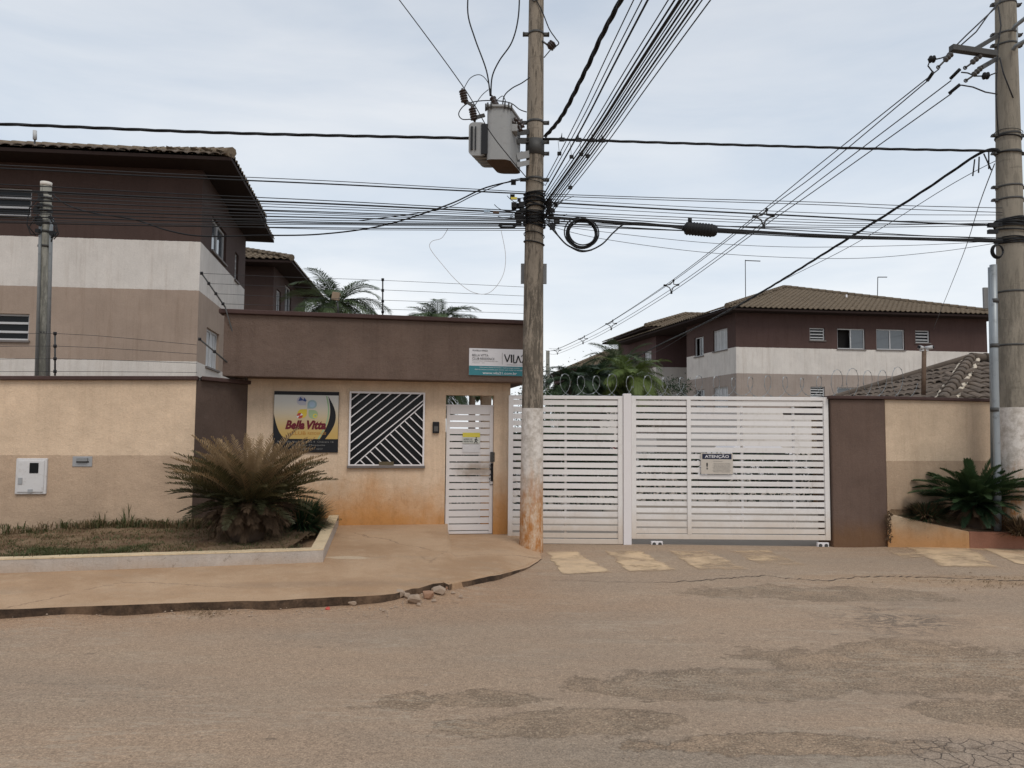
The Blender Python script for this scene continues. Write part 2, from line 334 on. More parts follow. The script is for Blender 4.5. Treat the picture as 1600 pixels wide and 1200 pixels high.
# ------------------------------------------------------------------ ground
def ell(n, c, rx, ry, ang=0, soft=.35, wob=.5, ns=1.6, seed=0):
    p = n.map(n.pos, (1, 1, 1), (-c.x, -c.y, 0)); p = n.map(p, (1, 1, 1), (0, 0, 0), (0, 0, -ang)); p = n.map(p, (1 / rx, 1 / ry, 0))
    ln = n.t.nodes.new('ShaderNodeVectorMath'); ln.operation = 'LENGTH'; n.L(p, ln.inputs[0])
    w = n.m('MULTIPLY', n.m('SUBTRACT', n.noise(ns, n.map(n.pos, (1, 1, 1), (seed, seed * 2, 0)), 7, .65), .5), wob * 2)
    return n.ramp(n.m('ADD', ln.outputs['Value'], w), 1, 1 - soft)
def road_mat():
    n = NT('dusty_asphalt')
    wide = n.noise(.35, n.map(n.pos, (.6, 1.5, 1)), 6, .6); mid = n.noise(2.2, n.map(n.pos, (.45, 1.3, 1), (5, 1, 0), (0, 0, .15)), 8, .68)
    c = n.mix(n.ramp(wide, .35, .65), (.385, .272, .185), (.325, .243, .175))
    c = n.mix(n.m('MULTIPLY', n.ramp(mid, .45, .75), .55), c, (.39, .30, .215))
    dk = n.ramp(n.noise(1.4, n.map(n.pos, (.35, 1.7, 1), (2, 9, 0), (0, 0, .12)), 9, .7, .3), .57, .72); c = n.mix(n.m('MULTIPLY', dk, .35), c, (.17, .135, .105))
    dust = ell(n, Vector((-2, 7.3, 0)), 5.5, .8, .14, .7, .35); kd = n.ramp(n.m('ADD', n.sep(n.pos)[1], n.m('ADD', n.m('MULTIPLY', n.sep(n.pos)[0], -.24), n.m('MULTIPLY', n.noise(2.4, detail=8, rough=.75), -.7))), 7.05, 7.65); c = n.mix(n.m('MULTIPLY', n.m('MAXIMUM', n.m('MULTIPLY', dust, .6), n.m('MULTIPLY', kd, n.ramp(n.sep(n.pos)[0], 1.2, -.2))), .8), c, (.37, .235, .145))
    dust2 = ell(n, G(1000, 880), 5.0, .85, 0, .8, .4, seed=3); c = n.mix(n.m('MULTIPLY', dust2, .5), c, (.37, .27, .185))
    dust3 = ell(n, G(1500, 905), 2.8, .5, 0, .7, .5, seed=4); c = n.mix(n.m('MULTIPLY', dust3, .6), c, (.36, .235, .14))
    # worn patches where the stones show
    hf = n.m('MULTIPLY', n.m('SUBTRACT', n.noise(9, n.map(n.pos, (.8, 1.3, 1)), 9, .8), .5), 1.7)
    def patch(c_, rx, ry, ang, wob, ns, seed):
        a = ell(n, c_, rx, ry, ang, 1.0, wob, ns, seed); return n.ramp(n.m('ADD', a, n.m('MULTIPLY', hf, .55)), .22, .40)
    masks = [patch(G(1120, 1065), 1.5, .5, .05, .6, 2.0, 0), patch(G(1430, 1035), 1.9, .95, .1, .7, 1.6, 2), patch(G(1290, 925), 2.0, .6, .0, .7, 1.6, 5),
             patch(G(900, 1125), 1.1, .3, .1, .7, 2.4, 7), patch(G(1240, 1160), 1.3, .24, .0, .7, 2.4, 8), patch(G(700, 1090), 1.0, .22, .12, .9, 2.4, 17), patch(G(1560, 1110), .8, .35, .1, .7, 2.4, 19)]
    mk = masks[0]
    for q in masks[1:]: mk = n.m('MAXIMUM', mk, q)
    st = n.vor(48, out='Color'); std = n.vor(48)
    c = n.mix(n.m('MULTIPLY', mk, .26), c, (.29, .205, .13))
    stone = n.mix(n.ramp(n.sep(st)[0], .3, .8), (.13, .095, .065), (.45, .36, .26)); stone = n.mix(n.ramp(std, .3, .6), stone, (.11, .08, .055))
    ins = n.m('MULTIPLY', mk, n.ramp(n.noise(3.1, detail=7, rough=.75), .44, .54))
    c = n.mix(n.m('MULTIPLY', ins, .34), c, stone)
    # smooth greyer tyre-polished areas
    pol = n.m('MULTIPLY', ell(n, G(1150, 1175), 2.6, .5, .05, .9, .5, 1.2, 31), n.m('SUBTRACT', 1, mk)); c = n.mix(n.m('MULTIPLY', pol, .5), c, (.235, .205, .165))
    tn = n.noise(2.4, n.map(n.pos, (1, 1.4, 1), (4, 4, 0)), 9, .75, .6); t1 = n.m('MULTIPLY', n.ramp(n.m('ABSOLUTE', n.m('SUBTRACT', tn, .5)), .055, .01), ell(n, G(1400, 965), 1.0, .75, .5, .8, .6, 1.5, 11))
    c = n.mix(n.m('MULTIPLY', t1, .7), c, (.12, .096, .075))
    # alligator cracks at the lower right
    cr = ell(n, G(1555, 1180), .55, .36, 0, .5, .4, 2.0, 13); wv = n.t.nodes.new('ShaderNodeTexNoise'); wv.inputs['Scale'].default_value = 5; wv.inputs['Detail'].default_value = 5; n.L(n.pos, wv.inputs['Vector']); pv = n.mix(.10, n.map(n.pos, (1, 1, 0)), wv.outputs['Color']); ev = n.vor(10.5, pv, 'DISTANCE_TO_EDGE')
    crk = n.m('MULTIPLY', n.ramp(ev, .04, .0), n.ramp(cr, .3, .8)); c = n.mix(n.m('MULTIPLY', crk, .6), c, (.08, .062, .05))
    c = n.mix(n.m('MULTIPLY', cr, .4), c, (.34, .26, .2))
    # fine aggregate and specks everywhere
    f1 = n.noise(95, detail=3, rough=.7); c = n.mix(1, c, n.mix(n.ramp(f1, .32, .68), (.72,) * 3, (1.26,) * 3), 'MULTIPLY'); f3 = n.noise(32, n.map(n.pos, (1, 1.3, 1)), 5, .75); c = n.mix(1, c, n.mix(n.ramp(f3, .25, .75), (.78,) * 3, (1.2,) * 3), 'MULTIPLY')
    v2 = n.vor(150, out='Color'); c = n.mix(1, c, n.mix(n.sep(v2)[0], (.86,) * 3, (1.14,) * 3), 'MULTIPLY')
    sp2 = n.ramp(n.vor(2.2, n.map(n.pos, (.6, 1.1, 0), (1.3, .2, 0))), .075, .03); c = n.mix(n.m('MULTIPLY', sp2, .45), c, (.11, .085, .065))
    lin = n.m('MULTIPLY', n.ramp(n.m('ABSOLUTE', n.m('SUBTRACT', n.noise(1.1, n.map(n.pos, (.35, 2.2, 1), (7, 0, 0), (0, 0, .13)), 9, .72), .52)), .018, .0), n.ramp(n.noise(.8, detail=3), .45, .6)); c = n.mix(n.m('MULTIPLY', lin, .5), c, (.46, .38, .29))
    spk = n.ramp(n.vor(5.5, n.map(n.pos, (1, 1, 0), (.3, .7, 0))), .052, .03); c = n.mix(n.m('MULTIPLY', spk, .7), c, (.10, .075, .055))
    spl = n.ramp(n.vor(3.1, n.map(n.pos, (.7, 1, 0), (8.3, 2.7, 0))), .035, .02); c = n.mix(n.m('MULTIPLY', spl, .7), c, (.50, .43, .36))
    h = n.m('ADD', n.m('MULTIPLY', n.noise(85, detail=4, rough=.7), .6), n.m('MULTIPLY', n.noise(6, detail=5), .9))
    h = n.m('ADD', h, n.m('MULTIPLY', n.m('MULTIPLY', n.m('SUBTRACT', 1, std), mk), 1.0)); h = n.m('SUBTRACT', h, n.m('MULTIPLY', crk, 2.0))
    n.bump(h, .8, .016)
    return n.done(c, n.mix(mk, (.82,) * 3, (.95,) * 3), 0, .22)
M['road'] = road_mat()
def pave_mat():
    n = NT('dusty_red_pavement')
    f = n.noise(.9, detail=7, rough=.65); c = n.mix(n.ramp(f, .35, .65), (.38, .24, .14), (.48, .325, .205))
    g = n.ramp(n.noise(1.5, n.map(n.pos, (.7, 1.6, 1), (3, 3, 0)), 8, .7), .5, .72); c = n.mix(n.m('MULTIPLY', g, .45), c, (.36, .27, .19))
    pale = ell(n, G(545, 868, .2), .35, .1, 0, .4, .7, 4, 6); c = n.mix(n.m('MULTIPLY', pale, .7), c, (.58, .46, .33))
    dk = ell(n, G(500, 915, .1), 1.4, .22, .15, .7, .5, 2.5, 9); c = n.mix(n.m('MULTIPLY', dk, .35), c, (.27, .19, .13))
    wv = n.t.nodes.new('ShaderNodeTexNoise'); wv.inputs['Scale'].default_value = 1.6; wv.inputs['Detail'].default_value = 8; wv.inputs['Roughness'].default_value = .7; n.L(n.pos, wv.inputs['Vector'])
    ev = n.vor(.55, n.mix(.30, n.map(n.pos, (1, 1.2, 0)), wv.outputs['Color']), 'DISTANCE_TO_EDGE'); ck = n.m('MULTIPLY', n.ramp(ev, .006, .001), n.ramp(n.noise(.9, detail=2), .48, .58)); c = n.mix(n.m('MULTIPLY', ck, .5), c, (.10, .06, .04))
    lp = n.ramp(n.noise(3.5, detail=9, rough=.8), .52, .60); c = n.mix(n.m('MULTIPLY', lp, .28), c, (.55, .40, .27))
    sk = n.ramp(n.vor(6.5, n.map(n.pos, (1, 1, 0))), .06, .03); c = n.mix(n.m('MULTIPLY', sk, .6), c, (.14, .09, .06))
    ed = n.ramp(n.noise(14, detail=8, rough=.8), .54, .66); c = n.mix(n.m('MULTIPLY', ed, .25), c, (.22, .14, .09))
    c = n.mix(1, c, n.mix(n.noise(80, detail=3), (.72,) * 3, (1.28,) * 3), 'MULTIPLY')
    n.bump(n.m('ADD', n.noise(60, detail=5, rough=.7), n.m('MULTIPLY', n.noise(3, detail=5), 2)), .6, .015)
    return n.done(c, .92)
M['pave'] = pave_mat()
def kerb_mat():
    n = NT('dark_kerb_face'); c = n.mix(n.ramp(n.noise(2.2, detail=8, rough=.75), .35, .68), (.045, .03, .021), (.19, .12, .075)); n.bump(n.noise(12, detail=8, rough=.75), .9, .03); return n.done(c, .95)
M['kerb_face'] = kerb_mat()
def soil_mat():
    n = NT('planter_earth'); f = n.noise(2.5, detail=8, rough=.7); c = n.mix(n.ramp(f, .35, .65), (.17, .10, .06), (.27, .19, .115))
    n.bump(n.noise(20, detail=8, rough=.75), .9, .04); return n.done(c, .97)
M['soil'] = soil_mat()
M['court'] = simple('courtyard_paving', (.32, .27, .22), .9, var=.15, scale=1.5)
M['land'] = simple('open_land', (.20, .14, .09), .95, var=.25, scale=.2)
def paint_mat(name, wear):
    n = NT(name); c = n.mix(n.ramp(n.noise(3, detail=6), .35, .65), (.68, .49, .30), (.54, .39, .25))
    at = n.t.nodes.new('ShaderNodeAttribute'); at.attribute_name = 'edge'
    a = n.ramp(n.m('ADD', n.noise(1.8, detail=10, rough=.7), n.m('MULTIPLY', n.ramp(at.outputs['Fac'], .10, .0), .12)), wear - .17, wear + .15)
    c = n.mix(n.m('MULTIPLY', n.ramp(n.noise(60, detail=4, rough=.8), .35, .65), .3), c, (.36, .26, .18)); n.bump(n.noise(70, detail=4), .5, .01)
    n.L(n.m('SUBTRACT', 1, a), n.b.inputs['Alpha'])
    return n.done(c, .85)
M['stripe'] = paint_mat('worn_cream_paint', .66); M['stripe2'] = paint_mat('faded_cream_paint', .545); M['stripe3'] = paint_mat('nearly_gone_cream_paint', .46)

def S_(name, mb, mats, parent=None, **k): return obj(name, mb, mats, parent, kind='structure', **k)
mb = MB(); mb.box((-900, -200, -.6), (900, 1500, -.30)); S_('ground', mb, M['land'])

# plan of the left kerb (road edge), from the left to where it dies out beside the pole
KERB = [(-30, 1.1), (-12, 5.2), (-4.6, 6.92), (-3.0, 7.26), (-2.1, 7.45), (-1.28, 7.72), (-.98, 7.95), (-.66, 8.30), (-.3, 8.8), (.02, 9.4), (.25, 9.95), (.40, 10.5), (.44, 11.1), (.42, 12.1)]
def kz(i): return [.10, .10, .10, .10, .10, .09, .075, .075, .07, .035, .012, .004, .002, .002][i]
def interp(poly, x):
    for (x0, y0), (x1, y1) in zip(poly, poly[1:]):
        if x0 <= x <= x1 and x1 > x0: return y0 + (y1 - y0) * (x - x0) / (x1 - x0)
    return poly[-1][1] if x > poly[-1][0] else poly[0][1]
rnd = lambda a, b: random.uniform(a, b)
def hash2(x, y):
    v = sin(x * 127.1 + y * 311.7) * 43758.5453; return v - math.floor(v)
def vn(x, y):
    xi, yi = math.floor(x), math.floor(y); fx, fy = x - xi, y - yi; fx = fx * fx * (3 - 2 * fx); fy = fy * fy * (3 - 2 * fy)
    return (hash2(xi, yi) * (1 - fx) + hash2(xi + 1, yi) * fx) * (1 - fy) + (hash2(xi, yi + 1) * (1 - fx) + hash2(xi + 1, yi + 1) * fx) * fy
GB, GD = G(1130, 1075), G(1420, 1040)
def sstep(t): t = max(0, min(1, t)); return t * t * (3 - 2 * t)
def roadz(x, y):
    z = .07 * sstep((x - 5.2) / 1.8) * sstep((y - 9.6) / 1.8) + .010 * (vn(x * .5, y * .5) - .5) * 2 + .006 * (vn(x * 2, y * 2) - .5)
    for c, rx, ry, d in ((GB, 1.3, .4, .018), (GD, 1.4, .7, .014)):
        q = ((x - c.x) / rx) ** 2 + ((y - c.y) / ry) ** 2
        if q < 1: z -= d * (1 - q) ** .5
    if x < .5:
        d = interp(KERB, x) - y
        if -.3 < d < .7: z += (.008 + .035 * vn(x * 1.7, 2)) * math.exp(-max(0, d) / (.10 + .12 * vn(x * 2.3, 5))) * (1 if x < -.3 else max(0, (.5 - x) / .8) * .5)
    return z - .012
mb = MB()
mb.grid(lambda u, v: (lambda x, y: (x, y, roadz(x, y)))(-9 + 19 * u, 1.2 + 10.95 * v), 190, 110)
mb.quad((-90, -30, -.03), (-9, -30, -.03), (-9, 12.15, -.03), (-90, 12.15, -.03)); mb.quad((10, -30, -.03), (90, -30, -.03), (90, 12.15, -.03), (10, 12.15, -.03)); mb.quad((-9, -30, -.03), (10, -30, -.03), (10, 1.3, -.03), (-9, 1.3, -.03))
road = S_('road', mb, M['road'])

# courtyard beyond the gate
mb = MB(); mb.box((-3.7, 12.17, -.25), (30, 75, -.03)); S_('courtyard', mb, M['court'])

# painted stripes of the fan on the ramp
def stripe(pts, m, name='painted_stripe'):
    mb = MB(); q = [G(*p) for p in pts]; a, b, c, d = q
    def fn(u, v):
        e = a.lerp(b, u); f = d.lerp(c, u); p = e.lerp(f, v); j = .05 * (vn(p.x * 9 + 3, p.y * 9) - .5)
        return (p.x + j, p.y + j * .6, roadz(p.x, p.y) + .006)
    mb.grid(fn, 16, 16); o = S_(name, mb, m, road); at = o.data.attributes.new('edge', 'FLOAT', 'POINT')
    for k in range(17 * 17): u, v = (k % 17) / 16, (k // 17) / 16; at.data[k].value = min(u, 1 - u, v, 1 - v)
stripe([(852, 862), (900, 861), (955, 893), (880, 896)], M['stripe'])
stripe([(944, 860), (1000, 859), (1056, 889), (982, 892)], paint_mat('half_worn_cream_paint', .61))
stripe([(1043, 860), (1102, 859), (1172, 888), (1092, 890)], M['stripe2'])
stripe([(1138, 859), (1200, 858), (1262, 882), (1190, 885)], M['stripe3'])
stripe([(1372, 854), (1418, 853), (1455, 872), (1412, 874)], M['stripe3'])
stripe([(1410, 855), (1505, 854), (1560, 887), (1472, 885)], paint_mat('right_cream_paint', .60))
stripe([(1512, 856), (1640, 867), (1680, 896), (1585, 882)], paint_mat('far_right_cream_paint', .62))
# long crack where ramp concrete meets asphalt
mb = MB(); line = [(860, 905), (960, 908), (1050, 908), (1110, 904), (1150, 901), (1190, 898), (1230, 902), (1290, 906), (1340, 900), (1400, 899), (1460, 901), (1540, 905), (1620, 907)]
prev = None
for (x0, y0), (x1, y1) in zip(line, line[1:]):
    for k in range(12):
        t = k / 12; p = G(x0 + (x1 - x0) * t, y0 + (y1 - y0) * t + rnd(-1.1, 1.1)); wd = rnd(.004, .016) * (0.4 if x0 < 1050 else 1)
        q = (Vector((p.x, p.y - wd, roadz(p.x, p.y) + .005)), Vector((p.x, p.y + wd, roadz(p.x, p.y) + .005)))
        if prev: mb.quad(prev[0], q[0], q[1], prev[1])
        prev = q
CRK = simple('dirt_filled_crack', (.09, .07, .055), .95); S_('crack', mb, CRK, road)

# ------------------------------------------------------------------ booth face frame and key lines
class Face:
    """A vertical plane through A and B; s runs from A to B in metres, d stands off towards the street."""
    def __init__(s, A, B):
        s.A = Vector((A[0], A[1], 0)); s.B = Vector((B[0], B[1], 0)); s.u = (s.B - s.A).normalized(); s.len = (s.B - s.A).length
        s.n = Vector((s.u.y, -s.u.x, 0))
    def pix(s, px, py, d=0):
        r = ray(px, py); t = (s.A + s.n * d - EYE).dot(s.n) / r.dot(s.n); p = EYE + r * t; return (p - s.A).dot(s.u), p.z
    def pt(s, a, z, d=0): return s.A + s.u * a + Vector((0, 0, z)) + s.n * d
    def slab(s, mb, s0, s1, z0, z1, d0, d1, mi=0):
        v = [s.pt(a, z, d) for a, d in ((s0, d1), (s1, d1), (s1, d0), (s0, d0)) for z in (z0, z1)]
        mb.add([v[0], v[2], v[4], v[6], v[1], v[3], v[5], v[7]], [(3, 2, 1, 0), (4, 5, 6, 7), (0, 1, 5, 4), (1, 2, 6, 5), (2, 3, 7, 6), (3, 0, 4, 7)], mi)
    def rect(s, mb, s0, s1, z0, z1, d, mi=0): mb.quad(s.pt(s0, z0, d), s.pt(s1, z0, d), s.pt(s1, z1, d), s.pt(s0, z1, d), mi)
    def panel(s, mb, s0, s1, z0, z1, holes, depth=.15, mi=0, d=0):
        """front skin with rectangular holes and their reveals"""
        ss = sorted({s0, s1, *[q for h in holes for q in h[:2] if s0 < q < s1]}); zs = sorted({z0, z1, *[q for h in holes for q in h[2:4] if z0 < q < z1]})
        for a, b in zip(ss, ss[1:]):
            for c, e in zip(zs, zs[1:]):
                m1, m2 = (a + b) / 2, (c + e) / 2
                if any(h[0] < m1 < h[1] and h[2] < m2 < h[3] for h in holes): continue
                s.rect(mb, a, b, c, e, d, mi)
        for a, b, c, e in [h[:4] for h in holes]:
            k = d - depth
            mb.quad(s.pt(a, c, d), s.pt(a, c, k), s.pt(a, e, k), s.pt(a, e, d), mi); mb.quad(s.pt(b, c, k), s.pt(b, c, d), s.pt(b, e, d), s.pt(b, e, k), mi)
            mb.quad(s.pt(a, e, d), s.pt(a, e, k), s.pt(b, e, k), s.pt(b, e, d), mi); mb.quad(s.pt(a, c, k), s.pt(a, c, d), s.pt(b, c, d), s.pt(b, c, k), mi)
def XY(px, D, py=680): p = P(px, py, D); return (p.x, p.y)

FA, FB = XY(349, 11.10, 536), XY(830, 12.0, 548)          # fascia front
fas = Face(FA, FB)
BA, BB = XY(385, 11.62), XY(797, 12.28)                    # booth wall front
bth = Face(BA, BB)
GY = 12.12                                                  # gate line

# ------------------------------------------------------------------ pavement
def wall_line_y(x): return interp([(-30, 4.0), (BA[0], BA[1]), (BB[0], BB[1]), (3, 12.5)], x)
STEP = (-.985, -.78)    # x of the step beside the ramp at the wall and at its end
def pavez(x, y):
    ky = interp(KERB, x); wy = wall_line_y(x); t = max(0, min(1, (y - ky) / max(.3, wy - ky)))
    kzv = interp([(a[0], kz(i)) for i, a in enumerate(KERB)], x)
    z = kzv + (.285 - kzv) * t ** 1.1
    k = (12.0 - y) / (12.0 - 10.1); sx = STEP[0] + (STEP[1] - STEP[0]) * max(0, min(1, k))
    if x > sx:
        z2 = kzv + (.115 - kzv) * min(1, t * 1.5); f = max(0, min(1, (y - 8.9) / 1.2)); z = z * (1 - f) + z2 * f
        if x > .1: z = min(z, z2 - .9 * (z2 - .006) * min(1, (x - .1) / .32))
    return z + .010 * (vn(x * 1.3, y * 1.3) - .5)
mb = MB(); cols = []
xs = [-30, -24, -18, -14, -11, -9] + [-8 + .12 * i for i in range(58)] + [-1.02]
xs = [x for x in xs if x < -.99] ; xs2 = [-1.0, -.992, -.984, -.976] + [-.96 + .045 * i for i in range(4)] + [-.78 + .06 * i for i in range(20)] + [.42]
allx = sorted(set(round(x, 4) for x in xs + xs2)); NR = 44
for x in allx:
    ky = interp(KERB, x) + .05 * (vn(x * 4, 3) - .5) + .035 * (vn(x * 17, 6) - .5) + (.05 * (vn(x * 13, 8)) if -1.3 < x < -.2 else 0) + (.13 + .05 * vn(x * 20, 5) if -1.12 < x < -.68 else 0); wy = wall_line_y(x) + .25
    if x >= .4: ky = 10.6
    cols.append([Vector((x, ky + (wy - ky) * j / NR, pavez(x, ky + (wy - ky) * j / NR))) for j in range(NR + 1)])
o = 0
for c_ in cols: mb.v += c_
for i in range(len(cols) - 1):
    for j in range(NR):
        a = i * (NR + 1) + j; mb.f.append([a, a + NR + 1, a + NR + 2, a + 1]); mb.m.append(0); mb.sm.append(True)
for i in range(len(cols) - 1):
    a, b = cols[i][0], cols[i + 1][0]
    la = Vector((a.x + .01, a.y + .03 * vn(a.x * 5, 1), -.05)); lb = Vector((b.x + .01, b.y + .03 * vn(b.x * 5, 1), -.05))
    mb.quad(la, lb, b, a, 1)
for j in range(NR):
    a, b = cols[-1][j], cols[-1][j + 1]; mb.quad(Vector((a.x, a.y, -.05)), Vector((b.x, b.y, -.05)), b, a, 0)
S_('pavement', mb, [M['pave'], M['kerb_face']])
# raised strip of the old kerb stone that follows the curve towards the pole
mb = MB(); kp = [(-.62, 8.38), (-.3, 8.86), (.0, 9.43), (.21, 9.95), (.34, 10.4)]
for (a, b) in zip(kp, kp[1:]):
    a = Vector((*a, 0)); b = Vector((*b, 0)); nrm = Vector((-(b - a).y, (b - a).x, 0)).normalized()
    q = [a, b, b + nrm * .16, a + nrm * .16]; mb.prism([(p.x, p.y) for p in q], -.03, [pavez(p.x, p.y) + .012 for p in q])
S_('kerb', mb, M['pave'], bevel=.012)
# right pavement
mb = MB(); c0 = P(1518, 853, 11.5); rp_ = [c0, P(1600, 866, 11.0), Vector((16, 9.4, 0)), Vector((16, 12.6, 0)), Vector((c0.x - .3, 12.3, 0))]
mb.prism([(p.x, p.y) for p in rp_], -.05, .06); S_('pavement_2', mb, M['pave'], bevel=.015)

# ------------------------------------------------------------------ left boundary wall
WC = Vector(XY(304, 10.72) + (0,)); WA = WC + (Vector(XY(0, 10.25) + (0,)) - WC).normalized() * 10; WD = Vector(BA + (0,)) + bth.n * -.02
wallF = Face(XY(0, 10.25), XY(304, 10.72)); ztopL, ztopC = P(0, 594, 10.25).z, P(304, 594, 10.72).z
slope = (ztopC - ztopL) / wallF.len; zWA = ztopC - slope * (WC - WA).length
root = thing('boundary_wall', 'tan two-tone plaster wall on the left with splayed brown end panel and dark coping', 'wall', (WC.x - 2, WC.y, 0))
mb = MB(); nb = wallF.n * -.16
mb.prism([(p.x, p.y) for p in (WA, WC, WC + nb, WA + nb)], -.1, [zWA, ztopC, ztopC, zWA])
obj('wall_panel', mb, M['wall'], root, 'tan two-tone plaster')
dF = Face(WC, WD); mb = MB(); q = [WC + wallF.n * .004, WD, WD + Vector((-.2, .1, 0)), WC + nb]
mb.prism([(p.x, p.y) for p in q], -.1, [ztopC - .001] * 4); obj('end_panel', mb, M['wall_dark'], root, 'dark brown splayed panel')
mb = MB(); up = .055
a, b = WA + wallF.n * .06, WC + wallF.n * .06 + wallF.u * .03
mb.prism([(p.x, p.y) for p in (a, b, WC + nb * 1.4, WA + nb * 1.4)], [zWA, ztopC, ztopC, zWA], [zWA + up, ztopC + up, ztopC + up, zWA + up])
a, b = WC + dF.n * .06 + wallF.u * .03, WD + dF.n * .06
mb.prism([(p.x, p.y) for p in (a, b, b + Vector((-.3, .16, 0)), WC + nb * 1.39)], ztopC + .002, ztopC + up + .003)
obj('coping', mb, M['coping'], root, bevel=.01)

# meter box and letter slot on the left wall
s0, z1 = wallF.pix(27, 716); s1, z0 = wallF.pix(73, 772)
t = thing('meter_box', 'pale metal utility meter box with a small dark window set in the tan wall', 'meter box', wallF.pt((s0 + s1) / 2, z0))
mb = MB(); wallF.slab(mb, s0, s1, z0, z1, -.03, .035); obj('box_body', mb, M['meter'], t, bevel=.012)
mb = MB(); wallF.slab(mb, s0 + .03, s1 - .03, z0 + .03, z1 - .03, .030, .047); obj('lid', mb, M['meter'], t, bevel=.006)
a, b = wallF.pix(49, 723); c, e_ = wallF.pix(62, 739); mb = MB(); wallF.slab(mb, a, c, e_, b, .04, .052); obj('viewing_window', mb, M['dark_glass'], t)
for (xa, ya, xb, yb) in ((31, 746, 37, 756), (46, 764, 53, 769)):
    a, b = wallF.pix(xa, ya); c, e_ = wallF.pix(xb, yb); mb = MB(); wallF.slab(mb, a, c, e_, b, .04, .058); obj('latch', mb, M['box_grey'], t, bevel=.003)
s0, z1 = wallF.pix(114, 713); s1, z0 = wallF.pix(144, 729)
t = thing('letter_slot', 'small grey letter slot set in the tan wall right of the meter box', 'letterbox', wallF.pt((s0 + s1) / 2, z0))
mb = MB(); wallF.slab(mb, s0, s1, z0, z1, -.02, .012); obj('plate', mb, M['box_grey'], t, bevel=.004)
mb = MB(); wallF.slab(mb, s0 + .06, s1 - .05, z0 + .07, z1 - .02, .01, .05); obj('flap', mb, M['sheet'], t, bevel=.004)
mb = MB(); wallF.slab(mb, s0 + .05, s1 - .04, z0 + .055, z0 + .073, .01, .018); obj('slot', mb, M['ink'], t)

# ------------------------------------------------------------------ booth
booth = thing('gatehouse', 'tan gatehouse booth with deep brown fascia, between left wall and white gate', 'building', bth.pt(2, 0))
zB = P(700, 598, 12.0).z + .05
g0, gz1 = bth.pix(548, 613); g1, gz0 = bth.pix(661, 727)
dr0, dz1 = bth.pix(697, 617); dr1, _ = bth.pix(772, 640)
mb = MB(); bth.panel(mb, 0, bth.len, -.1, zB, [(g0, g1, gz0, gz1), (dr0, dr1, -.1, dz1)], .16)
# side and back of the guard room, jamb side
bth.slab(mb, 0, dr0 - .0, -.1, zB, -3.2, -3.04); 
mb.quad(bth.pt(0, -.1, -3.2), bth.pt(0, -.1, 0), bth.pt(0, zB, 0), bth.pt(0, zB, -3.2))
mb.quad(bth.pt(dr0, -.1, -.16), bth.pt(dr0, -.1, -3.2), bth.pt(dr0, zB, -3.2), bth.pt(dr0, zB, -.16))
bth.slab(mb, bth.len - .006, bth.len, -.1, zB, -.16, -.0)
obj('wall', mb, M['booth'], booth)
bs, bz = bth.pix(753, 617, -2.6); be, _ = bth.pix(768, 617, -2.6)
mb = MB(); bth.slab(mb, bs, be, -.1, zB, -2.85, -2.6); obj('column', mb, M['booth'], booth)
mb = MB()
f0, ft = fas.pix(348, 489); f1, _ = fas.pix(830, 508); zf0 = fas.pix(350, 586)[1]; zf1 = fas.pix(815, 599)[1]; ztl = ft; ztr = fas.pix(815, 508)[1]
zb_ = (zf0 + zf1) / 2; zt_ = (ztl + ztr) / 2
fas.slab(mb, 0, fas.len, zb_, zt_, -.16, 0)
q = [fas.pt(0, 0, -.16), fas.pt(.16, 0, -.16), fas.pt(.16, 0, -3.4), fas.pt(0, 0, -3.4)]; mb.prism([(p.x, p.y) for p in q][::-1], zb_ + .001, zt_ - .001)
q = [fas.pt(fas.len - .16, 0, -.16), fas.pt(fas.len, 0, -.16), fas.pt(fas.len, 0, -3.4), fas.pt(fas.len - .16, 0, -3.4)]; mb.prism([(p.x, p.y) for p in q][::-1], zb_ + .001, zt_ - .001)
fas.slab(mb, .16, fas.len - .16, zb_ + .002, zb_ + .14, -3.4, -.16)
obj('fascia', mb, M['fascia'], booth, bevel=.012)
mb = MB(); fas.slab(mb, -.07, fas.len + .05, zt_, zt_ + .065, -.22, .06); obj('coping', mb, M['coping'], booth, bevel=.012)

# grille
gr = thing('window_grille', 'white diagonal bar grille over the dark gatehouse window', 'window grille', bth.pt((g0 + g1) / 2, gz0))
mb = MB(); bth.slab(mb, g0 + .01, g1 - .01, gz0 + .01, gz1 - .01, -.16, -.13); obj('window', mb, M['dark_glass'], booth)
mb = MB(); bth.slab(mb, g0 - .03, g1 + .03, gz0 - .045, gz0 - .004, -.05, .05); obj('sill', mb, M['sill'], booth, bevel=.006)
W_, H_ = g1 - g0, gz1 - gz0; bw = .016
def gbar(a, b, name='bar'):
    (x0, y0), (x1, y1) = a, b
    mb = MB(); mb.beam(bth.pt(g0 + x0 * W_, gz0 + y0 * H_, .035), bth.pt(g0 + x1 * W_, gz0 + y1 * H_, .035), bw, bw, up=bth.n); obj(name, mb, M['white_metal'], gr)
mb = MB()
for a, b, c, d in ((-.012, -.012, 1.012, .012), (-.012, .988, 1.012, 1.012), (-.012, .013, .012, .987), (.988, .013, 1.012, .987)):
    bth.slab(mb, g0 + a * W_, g0 + c * W_, gz0 + b * H_, gz0 + d * H_, .024, .046)
obj('frame', mb, M['white_metal'], gr)
